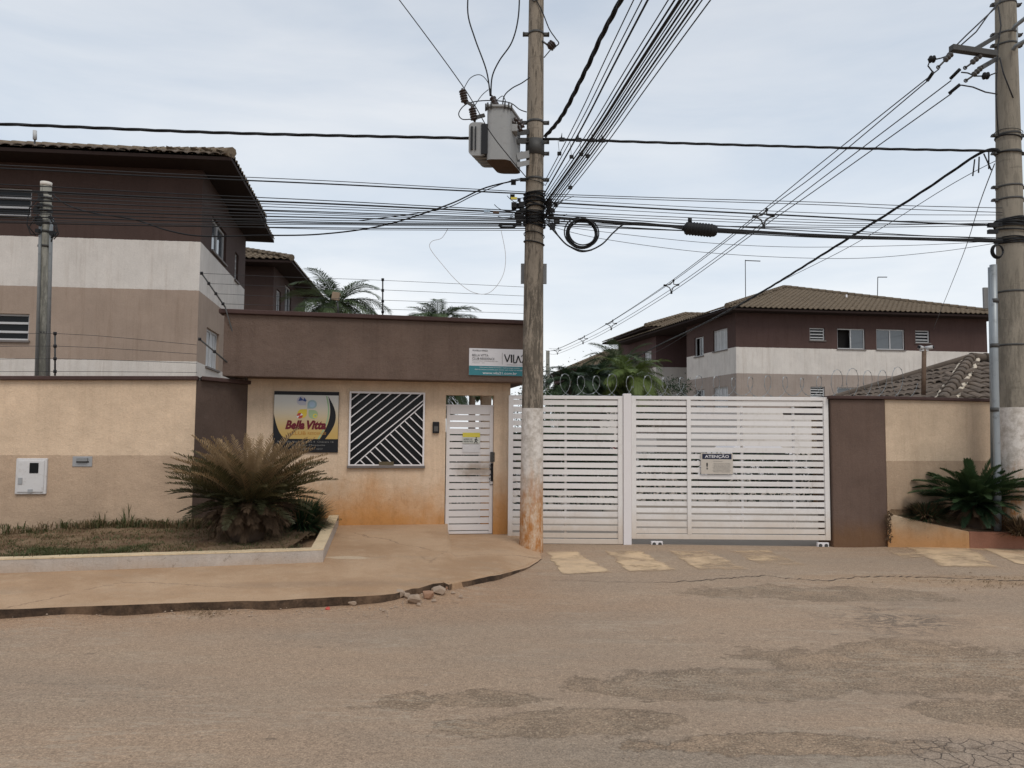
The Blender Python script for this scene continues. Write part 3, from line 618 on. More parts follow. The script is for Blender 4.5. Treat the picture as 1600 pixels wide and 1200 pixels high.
# diagonals rising to the right: photo crop coordinates (0..1)
up_l = []
k = 0
for yl in (.885, .765, .645, .53, .415, .295, .18, .065):   # intercept at the left edge; slope ~ .83
    up_l.append(yl)
SL = .845
for yl in up_l:
    x1 = min(1, (1 - yl) / SL); gbar((.0, yl), (x1, yl + SL * x1))
gbar((.065, .0), (1, .86))                                    # main divider
for k in range(12):
    xs_ = .145 + .0655 * k; ys_ = (xs_ - .065) * .92
    if xs_ > .93: break
    # fall to the right with slope -1
    ln = min((1 - xs_) / 1.0, ys_ / .97); gbar((xs_, ys_), (xs_ + ln, ys_ - .97 * ln))
mb = MB(); bth.slab(mb, g0 + .40 * W_, g0 + .60 * W_, gz0 + .0, gz0 + .05 * H_, .02, .052); obj('pass_slot', mb, simple('slot_brown', (.11, .085, .05), .7), gr)
# intercom
s0, z1 = bth.pix(676, 659); s1, z0 = bth.pix(686, 677)
t = thing('intercom', 'black wall intercom between the grille and the white door', 'intercom', bth.pt(s0, z0))
mb = MB(); bth.slab(mb, s0, s1, z0, z1, 0, .05); obj('casing', mb, M['ink'], t, bevel=.01)
mb = MB(); bth.slab(mb, s0 + .02, s1 - .02, z0 + .03, z1 - .07, .045, .056); obj('button_plate', mb, M['polymer'], t)

# ------------------------------------------------------------------ text helper
def text(face, string, s, z, h, mat, parent, d, width=None, name='lettering', shear=0, off=0, align='CENTER', curve=None):
    cu = bpy.data.curves.new('txt', 'FONT'); cu.body = string; cu.size = 1; cu.shear = shear; cu.offset = off; cu.resolution_u = 2
    to = bpy.data.objects.new('txt', cu); C.objects.link(to); bpy.context.view_layer.update()
    me = bpy.data.meshes.new_from_object(to.evaluated_get(bpy.context.evaluated_depsgraph_get()))
    vs = [v.co.copy() for v in me.vertices]; fs = [list(p.vertices) for p in me.polygons]
    bpy.data.objects.remove(to); bpy.data.curves.remove(cu); bpy.data.meshes.remove(me)
    x0, x1 = min(v.x for v in vs), max(v.x for v in vs); y0, y1 = min(v.y for v in vs), max(v.y for v in vs)
    ky = h / (y1 - y0); kx = width / (x1 - x0) if width else ky
    ox = s - {'CENTER': (x1 - x0) * kx / 2, 'LEFT': 0, 'RIGHT': (x1 - x0) * kx}[align]
    mb = MB(); mb.add([face.pt(ox + (v.x - x0) * kx, z + (v.y - y0) * ky, d) for v in vs], fs); return obj(name, mb, mat, parent)
def disc(face, s, z, r, d, mat, parent, name, a0=0, a1=2 * pi, ry=None, n=28, rot=0):
    mb = MB(); pts = [face.pt(s, z, d)] if a1 - a0 < 6.2 else []
    for k in range(n + (1 if pts else 0)):
        a = a0 + (a1 - a0) * k / n; x, y = r * cos(a), (ry or r) * sin(a); pts.append(face.pt(s + x * cos(rot) - y * sin(rot), z + x * sin(rot) + y * cos(rot), d))
    mb.add(pts, [list(range(len(pts)))]); return obj(name, mb, mat, parent)
def poly(face, pts, d, mat, parent, name):
    mb = MB(); mb.add([face.pt(a, b, d) for a, b in pts], [list(range(len(pts)))]); return obj(name, mb, mat, parent)

# sign on the booth wall
a0, b1 = bth.pix(429, 611); a1, b0 = bth.pix(528, 707); SW, SH = a1 - a0, b1 - b0
def gx(u): return a0 + u * SW
def gz(v): return b0 + v * SH
sg = thing('residence_sign', 'square Bella Vitta residence sign with clover logo, on the gatehouse wall behind the dry cycad', 'sign', bth.pt(gx(.5), b0))
def sign_bg():
    n = NT('sign_cream_fade'); z = n.sep(n.pos)[2]; f = n.ramp(z, b0 + .22 * SH, b0 + .95 * SH); return n.done(n.mix(n.m('POWER', f, 1.3), (.50, .33, .105), (.60, .59, .55)), .35)
mb = MB(); bth.slab(mb, a0, a1, b0, b1, 0, .025); obj('board', mb, M['ink'], sg)
poly(bth, [(gx(0), gz(.22)), (gx(.995), gz(.22)), (gx(.995), gz(.94)), (gx(.005), gz(.94))], .0275, sign_bg(), sg, 'printed_field')
cr_l = [(0, .22), (.18, .22)] + [(.18 - .18 * sin(t) * 1.0, .22 + .28 * (1 - cos(t))) for t in [pi / 2 * k / 8 for k in range(9)]]
poly(bth, [(gx(u), gz(v)) for u, v in [(0, .22)] + [(.26 - .26 * (k / 8) ** .5, .22 + .42 * (k / 8) ** 1.5) for k in range(9)]], .0290, M['ink'], sg, 'dark_swoosh')
arc = [(.83 + .155 * sin(pi * k / 16 * .95), .93 - .71 * k / 16) for k in range(17)]; inner = [(.83 + .075 * sin(pi * k / 16 * .95) - .07 * (k / 16) ** 2, .93 - .71 * k / 16) for k in range(17)][::-1]
arc = [(u, v) for u, v in arc]; 
poly(bth, [(gx(u - .04 * (.93 - v) * 2), gz(v)) for u, v in arc + inner], .0292, M['ink'], sg, 'dark_swoosh')
poly(bth, [(gx(u - .04 * (.93 - v) * 2 - .013), gz(v)) for u, v in inner[::-1] + [(u - .022, v) for u, v in inner]], .0294, M['lime'], sg, 'green_line')
def petal(u, v, su, sv, mat, nm):   # clover petal, rounded box
    pts = []; 
    for cx, cy, a in ((1, 1, 0), (-1, 1, 1), (-1, -1, 2), (1, -1, 3)):
        rr = .95 if not (cx == -su and cy == -sv) else .1
        for k in range(7):
            t = a * pi / 2 + pi / 2 * k / 6; pts.append((u + .072 * (cx * (1 - rr) + rr * cos(t)), v + .072 * (cy * (1 - rr) + rr * sin(t))))
    poly(bth, [(gx(p), gz(q)) for p, q in pts], .0300, mat, sg, nm)
petal(.42, .845, -1, 1, flat('lilac_print', (.45, .43, .47)), 'clover_leaf'); petal(.585, .79, 1, 1, flat('pale_teal_print', (.30, .40, .42)), 'clover_leaf')
petal(.435, .635, -1, -1, flat('mustard_print', (.62, .46, .06)), 'clover_leaf'); petal(.605, .625, 1, -1, flat('sage_print', (.33, .42, .24)), 'clover_leaf')
poly(bth, [(gx(.37), gz(.84)), (gx(.40), gz(.91)), (gx(.45), gz(.86)), (gx(.46), gz(.90)), (gx(.50), gz(.85)), (gx(.48), gz(.83)), (gx(.44), gz(.85))], .0305, M['blue'], sg, 'house_motif')
disc(bth, gx(.40), gz(.60), .045 * SW, .0305, M['red'], sg, 'beach_ball'); disc(bth, gx(.40), gz(.60), .045 * SW, .0310, M['white'], sg, 'beach_ball_stripe', .2, 1.0)
disc(bth, gx(.395), gz(.60), .045 * SW, .0310, M['white'], sg, 'beach_ball_stripe', 3.3, 4.1); disc(bth, gx(.635), gz(.60), .035 * SW, .0305, M['yellow'], sg, 'ball_motif'); disc(bth, gx(.64), gz(.60), .018 * SW, .031, M['lime'], sg, 'ball_centre')
disc(bth, gx(.585), gz(.79), .045 * SW, .0305, M['sky_print'], sg, 'round_motif')
text(bth, 'Bella', gx(.33), gz(.375), .15 * SH, M['maroon'], sg, .0305, .30 * SW, shear=.3, off=.05); text(bth, 'Vitta', gx(.66), gz(.375), .15 * SH, M['maroon'], sg, .0307, .30 * SW, shear=.3, off=.05)
text(bth, 'CLUB', gx(.26), gz(.285), .06 * SH, M['ochre'], sg, .0305, .24 * SW, align='LEFT', off=.01)
text(bth, 'RESIDENCE', gx(.53), gz(.292), .04 * SH, M['ochre'], sg, .0305, .28 * SW, align='LEFT')
for k, (st, wd) in enumerate((('Rua Bella Vitta  Quadra 4  Chácara 16', .86), ('Chácara Mesquita', .5), ('LUZIÂNIA - GO', .42))):
    text(bth, st, gx(.5 if k == 0 else .55), gz(.155 - .055 * k), .034 * SH, M['inkgrey'], sg, .0275, wd * SW)

# banner on the fascia
a0, b1 = fas.pix(733, 544); a1, b0 = fas.pix(817, 588); 
a1 = a0 + (a1 - a0) * 1.13; SW, SH = a1 - a0, b1 - b0
bn = thing('estate_banner', 'white and teal VILA21 banner fixed to the brown fascia beside the utility pole', 'banner', fas.pt(gx(.5), b0))
mb = MB(); fas.slab(mb, a0, a1, b0, b1, .0, .018); obj('panel', mb, M['white'], bn)
poly(fas, [(gx(0), gz(0)), (gx(1), gz(0)), (gx(1), gz(.35)), (gx(0), gz(.35))], .0205, M['teal'], bn, 'teal_band')
BT = lambda st, u, v, h, wd, m, al='LEFT', off=0, d=.0225: text(fas, st, gx(u), gz(v), h * SH, m, bn, d, wd * SW, align=al, off=off)
BT('VILA BELLA VENEZA', .05, .89, .055, .25, M['ink'], off=.01); BT('BELLA VITTA', .05, .70, .085, .26, M['ink']); BT('CLUB RESIDENCE', .05, .575, .085, .36, M['ink'])
BT('Rodovia BR 040 Km 2 - Condominio de casas e aptos', .05, .50, .05, .42, M['inkgrey']); BT('Valparaiso - GO', .05, .44, .04, .2, M['inkgrey'])
mb = MB(); fas.rect(mb, gx(.535), gx(.541), gz(.42), gz(.86), .0215); obj('divider_line', mb, M['inkgrey'], bn)
# the VILA wordmark in strokes
def stroke(pts, wdt, m=M['ink']):
    mb = MB()
    for p, q in zip(pts, pts[1:]):
        mb.beam(fas.pt(gx(p[0]), gz(p[1]), .0222), fas.pt(gx(q[0]), gz(q[1]), .0222), wdt * SW, .002, up=fas.n.cross((fas.pt(gx(q[0]), gz(q[1])) - fas.pt(gx(p[0]), gz(p[1]))).normalized()).cross((fas.pt(gx(q[0]), gz(q[1])) - fas.pt(gx(p[0]), gz(p[1]))).normalized()) * -1)
    obj('wordmark_stroke', mb, m, bn)
stroke([(.575, .80), (.62, .52), (.665, .80)], .018); stroke([(.69, .80), (.69, .50)], .022); stroke([(.725, .80), (.725, .50), (.77, .50), (.80, .76), (.845, .50)], .018)
stroke([(.855, .72), (.865, .78), (.89, .81), (.91, .78), (.91, .72), (.86, .50), (.92, .50)], .012); stroke([(.945, .76), (.965, .80), (.965, .50)], .012)
BT('CONDOMINIO CLUB', .62, .40, .03, .26, M['inkgrey'])
BT('Visite nosso plantao de vendas e conheca nossas unidades.', .5, .265, .055, .66, M['white'], 'CENTER'); BT('Apartamentos prontos para morar com todas as vantagens.', .5, .185, .055, .82, M['white'], 'CENTER'); BT('www.vila21.com.br', .5, .045, .095, .56, M['white'], 'CENTER', .01)

# ------------------------------------------------------------------ pedestrian door
ds0, dzt = bth.pix(698, 634, -.05); ds1, _ = bth.pix(771, 640, -.05); dzb = bth.pix(735, 834, -.05)[1]
dr = thing('pedestrian_door', 'narrow white slatted metal door with grubby middle and yellow notice, under the gatehouse lintel', 'door', bth.pt((ds0 + ds1) / 2, dzb, -.05))
mb = MB(); fw = .055
for a, b, c, d in ((ds0, ds0 + fw, dzb, dzt), (ds1 - fw, ds1, dzb, dzt), (ds0 + fw + .001, ds1 - fw - .001, dzb, dzb + .04), (ds0 + fw + .001, ds1 - fw - .001, dzt - .13, dzt)):
    bth.slab(mb, a, b, c, d, -.09, -.045)
obj('frame', mb, M['door'], dr, bevel=.004)
mb = MB(); bth.slab(mb, ds0 - .02, ds1 + .025, dzt - .004, dzt + .02, -.1, -.04); obj('top_rail', mb, M['door'], dr)
zt2, zb2 = dzt - .135, dzb + .045; n_s = 17; ph = (zt2 - zb2) / n_s
for k in range(n_s):
    mb = MB(); bth.slab(mb, ds0 + fw, ds1 - fw, zb2 + ph * k + .012, zb2 + ph * (k + 1) - .008, -.085 - rnd(0, .004), -.055 + rnd(-.003, .003)); obj('slat', mb, M['door'], dr)
mb = MB(); bth.slab(mb, ds0 + .70 * (ds1 - ds0), ds0 + .74 * (ds1 - ds0), zb2, zt2, -.105, -.09); obj('stile', mb, M['door'], dr)
def dpx(x, y): return bth.pix(x, y, -.04)
x0, z1 = dpx(723, 676); x1, z0 = dpx(750, 693)
poly(bth, [(x0, z0), (x1, z0), (x1, z1), (x0, z1)], -.042, simple('notice_paper', (.55, .55, .50), .7), dr, 'notice')
poly(bth, [(x0, z1 - .07), (x1, z1 - .07), (x1, z1), (x0, z1)], -.040, M['yellow'], dr, 'yellow_notice_band')
text(bth, 'ACESSO DE', x0 + .015, z0 + .055, .025, M['ink'], dr, -.040, .14, align='LEFT', off=.01); text(bth, 'PEDESTRES', x0 + .015, z0 + .018, .025, M['ink'], dr, -.040, .15, align='LEFT', off=.01)
mb = MB()
for pts in ([(.215, .075), (.21, .045), (.19, .01)], [(.21, .045), (.235, .01)], [(.19, .055), (.215, .07), (.24, .05)]):
    mb.tube([bth.pt(x0 + p, z0 + q, -.039) for p, q in pts], .006, 4)
mb.tube([bth.pt(x0 + .217, z0 + .09, -.0395), bth.pt(x0 + .217, z0 + .09, -.037)], .010, 8); obj('walking_figure_symbol', mb, M['ink'], dr)
x2, z2 = dpx(723, 707); poly(bth, [(x0, z2), (x1, z2), (x1, z0 - .015), (x0, z0 - .015)], -.043, simple('blank_paper', (.60, .58, .58), .7), dr, 'paper_sheet')
l0, lz1 = dpx(766, 706); l1, lz0 = dpx(773, 722)
mb = MB(); bth.slab(mb, l0, l1, lz0, lz1, -.045, -.0); obj('lock', mb, M['steel'], dr, bevel=.006)
x0, z1 = dpx(767, 724); x1, z0 = dpx(772, 758)
mb = MB(); bth.slab(mb, x0, x1, z0 + .06, z1, -.045, -.038)
for k in range(16): q = rnd(0, 1); mb.tube([bth.pt(x0 + rnd(-.03, .06), z0 + q * (z1 - z0), -.035), bth.pt(x0 + rnd(-.03, .06), z0 + q * (z1 - z0) + rnd(-.05, .05), -.03)], .004, 4)
obj('chain', mb, M['ink'], dr)

# ------------------------------------------------------------------ vehicle gates
gf = Face((-3, GY), (8, GY))
def gp(px, py, d=0): return gf.pix(px, py, d)
def slat_gate(name, label, xl, xr, yt, yb, mull, extra):
    s0, zt = gp(xl, yt); s1, zb = gp(xr, yb)
    g = thing(name, label, 'gate', gf.pt((s0 + s1) / 2, zb), 'white slatted vehicle gates')
    fw = .075
    mb = MB(); gf.slab(mb, s0, s0 + fw, zb, zt, -.03, .03); obj('stile', mb, M['slat'], g, bevel=.004)
    mb = MB(); gf.slab(mb, s1 - fw, s1, zb, zt, -.03, .03); obj('stile', mb, M['slat'], g, bevel=.004)
    mb = MB(); gf.slab(mb, s0 + fw, s1 - fw, zt - .055, zt, -.029, .029); obj('top_rail', mb, M['slat'], g, bevel=.004)
    mb = MB(); gf.slab(mb, s0 + fw, s1 - fw, zb, zb + .075, -.029, .029); obj('bottom_rail', mb, M['slat'], g, bevel=.004)
    zz0, zz1 = zb + .075, zt - .055; n = extra; p = (zz1 - zz0) / n
    for k in range(n):
        gap = .032
        mb = MB(); a = rnd(-.003, .003); gf.slab(mb, s0 + fw - .005, s1 - fw + .005, zz0 + p * k + gap * .5, zz0 + p * (k + 1) - gap * .5, -.012 + a, .012 + a)
        mb.v = [v + Vector((0, rnd(-.003, .003), rnd(-.004, .004))) for v in mb.v]; obj('slat', mb, M['slat'], g)
    for mx_, w_, front in mull:
        a, _ = gp(mx_, 700); mb = MB(); d0, d1 = ((.014, .032) if front else (-.05, -.0165)); gf.slab(mb, a - w_ / 2, a + w_ / 2, zz0 - .001, zz1 + .001, d0, d1); obj('mullion', mb, M['slat'], g)
    return g, s0, s1, zb, zt
slat_gate('vehicle_gate', 'narrower white slatted gate leaf half behind the utility pole', 795, 973, 617.5, 850, [(884, .035, False)], 20)
rg, rs0, rs1, rzb, rzt = slat_gate('vehicle_gate', 'wide white slatted sliding gate with the ATENÇÃO notice', 986, 1297, 618.5, 844, [(1076, .06, True), (1160, .035, False), (1241, .035, False)], 20)
mb = MB(); a, zt = gp(974, 615, .05); b, zb = gp(987, 853, .05); gf.slab(mb, a, b, -.08, zt, -.06, .05); obj('gate_post', mb, M['white_metal'], label='white square steel post between the two gate leaves', cat='post', bevel=.006)
for px in (1026, 1285):
    a, _ = gp(px, 846); mb = MB(); gf.slab(mb, a - .09, a + .09, -.02, .05, -.03, .035); wb = obj('wheel_box', mb, M['white_metal'], rg, bevel=.008)
    for sx in (-.045, .045):
        mb = MB(); mb.tube([gf.pt(a + sx, .005, -.02), gf.pt(a + sx, .005, .045)], .028, 12); obj('wheel', mb, M['steel'], wb)
a0, b1 = gp(1095, 708, .036); a1, b0 = gp(1145, 741, .036); SW, SH = a1 - a0, b1 - b0
nb_ = thing('warning_notice', 'beige ATENÇÃO warning board hung on the white sliding gate', 'notice', gf.pt((a0 + a1) / 2, b0, .036))
mb = MB(); gf.slab(mb, a0, a1, b0, b1, .034, .045); obj('board', mb, M['notice'], nb_)
poly(gf, [(gx(.04), gz(.72)), (gx(.96), gz(.72)), (gx(.96), gz(.97)), (gx(.04), gz(.97))], .0475, M['navy'], nb_, 'header_band')
text(gf, 'ATENÇÃO', gx(.5), gz(.745), .20 * SH, M['white'], nb_, .049, .76 * SW, off=.02)
text(gf, '!', gx(.19), gz(.22), .33 * SH, M['ink'], nb_, .0475, .05 * SW, off=.02); text(gf, 'AREA MONITORADA', gx(.53), gz(.60), .035 * SH, M['inkgrey'], nb_, .0475, .3 * SW)
for k, st in enumerate(('PORTÃO AUTOMÁTICO. AGUARDE', 'A ABERTURA TOTAL DO PORTÃO', 'ANTES DE ENTRAR OU SAIR.', 'NÃO NOS RESPONSABILIZAMOS', 'POR DANOS CAUSADOS PELO', 'USO INDEVIDO DO PORTÃO', 'REDUZA A VELOCIDADE.')):
    text(gf, st, gx(.65), gz(.49 - .066 * k), .045 * SH, M['inkgrey'], nb_, .0475, (.58 if k % 2 else .52) * SW)

# ------------------------------------------------------------------ right wall
RA = Vector(XY(1297, 12.05) + (0,)); RB = Vector(XY(1384, 12.05) + (0,)); RC = RB + Vector((7.2, 1.95, 0))
rf = Face((RB.x, RB.y), (RC.x, RC.y)); ztR = P(1384, 624, 12.05).z
root = thing('street_wall', 'tan wall right of the gate with brown end panel and dark coping, behind the green cycad', 'wall', (RB.x + 2, RB.y, 0))
mb = MB(); mb.prism([(RA.x + .02, RA.y), (RB.x, RB.y), (RB.x, RB.y + .3), (RA.x + .02, RA.y + .6)], -.1, ztR); obj('end_panel', mb, M['rwall_dark'], root, 'dark brown panel beside the gate', bevel=.02)
mb = MB(); nb = rf.n * -.16; mb.prism([(p.x, p.y) for p in (RB + Vector((.001, .004, 0)), RC, RC + nb, RB + nb + Vector((.001, 0, 0)))], -.1, ztR - .002); obj('wall_panel', mb, M['rwall'], root, 'tan two-tone plaster')
mb = MB(); mb.prism([(RA.x - .02, RA.y - .05), (RB.x, RB.y - .05), (RC.x, RC.y - .05), (RC.x, RC.y + .25), (RB.x, RB.y + .25), (RA.x - .02, RA.y + .66)], ztR, ztR + .05); obj('coping', mb, M['coping'], root, bevel=.01)

# right planter kerb and soil
pk = thing('planter', 'low sloping ochre planter wall with red edge round the green cycad', 'planter', (8, 11.8, 0))
A_ = P(1386, 803, 12.0); B_ = P(1515, 850, 11.55); tA, tB = A_.z, P(1512, 831, B_.y).z
A2, B2 = Vector((A_.x, A_.y, 0)), Vector((B_.x, B_.y, 0)); kn = Vector(((B2 - A2).y, -(B2 - A2).x, 0)).normalized()
mb = MB(); q = [A2, B2, B2 - kn * .12, A2 - kn * .12]; mb.prism([(p.x, p.y) for p in q], -.1, [tA, tB, tB, tA]); obj('sloping_wall', mb, M['rkerb'], pk, bevel=.012)
C2 = Vector((B2.x + 5, B2.y - .55, 0)); mb = MB(); q = [B2 + Vector((.002, 0, 0)), C2, C2 + Vector((0, .12, 0)), B2 + Vector((.002, .12, 0))]; mb.prism([(p.x, p.y) for p in q], -.1, tB + .004); obj('red_edge', mb, M['rkerb_red'], pk, bevel=.012)
def rsoil(u, v):
    a = A2.lerp(B2, min(1, u * 3)) if u < 1 / 3 else B2.lerp(C2, (u - 1 / 3) * 1.5); a = a + Vector((0, .08, 0)); b = rf.pt(.05 + u * 6.3, 0, .02); p = a.lerp(b, v)
    ze = tA - .06 + (tB - .03 - tA + .06) * min(1, u * 3); return (p.x, p.y, ze + .12 * v + .05 * vn(p.x * 4, p.y * 4))
mb = MB(); mb.grid(rsoil, 50, 14); S_('planter_soil_2', mb, M['soil'])

# ------------------------------------------------------------------ left planter
pl = thing('planter', 'long low cream planter kerb along the left wall and round the dry cycad', 'planter', (-4, 9, 0))
K0, K1, K2 = G(-900, 925, .19), G(505, 872, .215), G(529, 818, .28); K1 = Vector((K1.x, K1.y, 0)); K2 = Vector((K2.x, K2.y, 0)) + Vector((0, .12, 0))
Km = G(0, 890, .20); K0 = Vector((Km.x, Km.y, 0)) + (Vector((Km.x, Km.y, 0)) - K1).normalized() * 9
uu = (K1 - K0).normalized(); un = Vector((-uu.y, uu.x, 0)); vv = (K2 - K1).normalized(); vnn = Vector((-vv.y, vv.x, 0))
kw, kh = .14, .14
def ktop(p): return pavez(p.x, p.y) + kh
in1 = K1 + un * kw + vnn * kw
for nm, z0f, z1f, m_, off in (('kerb_body', lambda p: -.05, ktop, M['kerbpaint'], 0), ('kerb_top', lambda p: ktop(p) + .001, lambda p: ktop(p) + .016, M['kerbtop'], -.004)):
    mb = MB()
    N = 60
    def seg(a, b, a2, b2):
        for k in range(N):
            p0, p1, q0, q1 = a.lerp(b, k / N), a.lerp(b, (k + 1) / N), a2.lerp(b2, k / N), a2.lerp(b2, (k + 1) / N)
            vs = [p0, p1, q1, q0]; j = [.006 * (vn(p.x * 5, p.y * 5) - .5) for p in (p0, p1, p1, p0)]
            lo_ = [Vector((p.x, p.y, z0f(vs[(0, 1, 1, 0)[i]]))) for i, p in enumerate(vs)]; hi_ = [Vector((p.x, p.y, z1f(vs[(0, 1, 1, 0)[i]]) + j[i])) for i, p in enumerate(vs)]
            mb.add(lo_ + hi_, [(0, 1, 5, 4), (2, 3, 7, 6), (4, 5, 6, 7)])
            if k == 0: mb.add(lo_ + hi_, [(3, 0, 4, 7)])
            if k == N - 1: mb.add(lo_ + hi_, [(1, 2, 6, 5)])
    o1 = off
    seg(K0 - un * -o1, K1 - un * -o1, K0 + un * kw, in1); seg(K1 + vv * .0, K2, in1, K2 + vnn * kw)
    obj(nm, mb, m_, pl)
SL0, SLr = .03, 0
def lsoil(u, v):
    x = -9.5 + (K2.x + .02 + 9.5) * u
    yk = interp([(K0.x, K0.y), (K1.x, K1.y)], x) + .1 if x < K1.x else K1.y + (K2.y - K1.y) * (x - K1.x) / (K2.x - K1.x) + .1
    if x < WC.x: yw = WA.y + (WC.y - WA.y) * (x - WA.x) / (WC.x - WA.x)
    elif x < WD.x: yw = WC.y + (WD.y - WC.y) * (x - WC.x) / (WD.x - WC.x)
    else: yw = BA[1] + (BB[1] - BA[1]) * (x - BA[0]) / (BB[0] - BA[0])
    yw += .03; y = yk + (yw - yk) * v; yb = min(max(y, 7), 12)
    z = pavez(x, yk) + kh - .045 + .10 * v * (1.2 if x > -6 else .5) + .06 * max(0, 1 - abs(x + 3.5) / 1.2) * sin(pi * v) + .035 * vn(x * 3, y * 3) + .015 * vn(x * 11, y * 11)
    return (x, y, z)
mb = MB(); mb.grid(lsoil, 130, 30); S_('planter_soil', mb, M['soil'])
def soil_z(x, y):
    best = min(((lsoil(u / 60, v / 12)) for u in range(61) for v in range(13)), key=lambda p: (p[0] - x) ** 2 + (p[1] - y) ** 2); return best[2]

# ------------------------------------------------------------------ apartment blocks
def window(face, s0, s1, z0, z1, kind, parent, depth=.12, n=3, open_left=False, curtain=False, big=False):
    k = -depth; fw = .05 if not big else .045; fm = M['frame']
    mb = MB(); d0, d1 = k, k + .05
    for a, b, c, d in ((s0, s0 + fw, z0, z1), (s1 - fw, s1, z0, z1), (s0 + fw, s1 - fw, z0, z0 + fw), (s0 + fw, s1 - fw, z1 - fw, z1)): face.slab(mb, a, b, c, d, d0, d1)
    if kind == 'slide': m = (s0 + s1) / 2; face.slab(mb, m - .025, m + .025, z0 + fw, z1 - fw, d0, d1 + .004)
    wdw = obj('window', mb, fm, parent)
    mb = MB(); face.rect(mb, s0, s1, z0, z1, k - .25); obj('room', mb, M['room'], wdw)
    if kind == 'slide':
        m = (s0 + s1) / 2
        for i, (a, b) in enumerate(((s0 + fw, m - .025), (m + .025, s1 - fw))):
            if i == 0 and open_left: continue
            mb = MB(); face.slab(mb, a, b, z0 + fw, z1 - fw, k + .012, k + .02); obj('pane', mb, M['glass'], wdw)
            if curtain: mb = MB(); mb.grid(lambda u, v: face.pt(a + (b - a) * u, z0 + (z1 - z0) * v, k + .022 + .004 * sin(u * 30)), 12, 1); obj('curtain', mb, M['curtain'], wdw)
    else:
        mb = MB(); face.slab(mb, s0 + fw, s1 - fw, z0 + fw, z1 - fw, k - .02, k - .01); obj('pane', mb, M['dark_glass'], wdw)
        for i in range(n):
            z = z0 + (z1 - z0) * (i + 1) / (n + 1); mb = MB(); face.slab(mb, s0 + fw, s1 - fw, z - .03, z + .02, k + .01, k + .055); obj('slat', mb, fm, wdw)
    mb = MB(); face.slab(mb, s0 - .04, s1 + .04, z0 - .05, z0 - .003, -.05, .05); obj('sill', mb, M['sill'], wdw)
def tile_face(mb, E0, E1, T0, T1, pitch=.25, row=.36, amp=.045, skip=0):
    E0, E1, T0, T1 = map(Vector, (E0, E1, T0, T1)); u = (E1 - E0).normalized(); up = (T0 - E0) - u * (T0 - E0).dot(u)
    Lv = up.length; v = up.normalized(); n = u.cross(v); n = n if n.z > 0 else -n; Le = (E1 - E0).length
    a0, a1 = (T0 - E0).dot(u), (T1 - E0).dot(u); N = max(1, int(Lv / row)); row = Lv / N
    def pt(s, t, h): return E0 + u * s + v * t + n * h
    for k in range(skip, N):
        t0, t1 = k * row - (.03 if k else 0), (k + 1) * row; lo = a0 * (k * row / Lv); hi = Le + (a1 - Le) * (k * row / Lv)
        i0, i1 = int(lo / pitch * 6), int(hi / pitch * 6)
        if i1 <= i0: continue
        o = len(mb.v)
        for i in range(i0, i1 + 1):
            ph = (i % 6) / 6; h = amp * sin(pi * ph / .62) if ph < .62 else -amp * .12 * sin(pi * (ph - .62) / .38)
            h += .006 * hash2(i // 6, k); s = i * pitch / 6
            mb.v += [pt(s, t0, h + .028 - .03), pt(s, t0, h + .028), pt(s, t1, h + .0)]
        for i in range(i1 - i0):
            a = o + i * 3; b = a + 3; mb.f += [[a, b, b + 1, a + 1], [a + 1, b + 1, b + 2, a + 2]]; mb.m += [0, 0]; mb.sm += [False, True]
def ridge(mb, a, b, r=.11):
    a, b = Vector(a), Vector(b); n = max(2, int((b - a).length / .36))
    for k in range(n):
        p, q = a.lerp(b, k / n), a.lerp(b, (k + 1.12) / n); mb.tube([p, q], [r * 1.12, r * .92], 8)
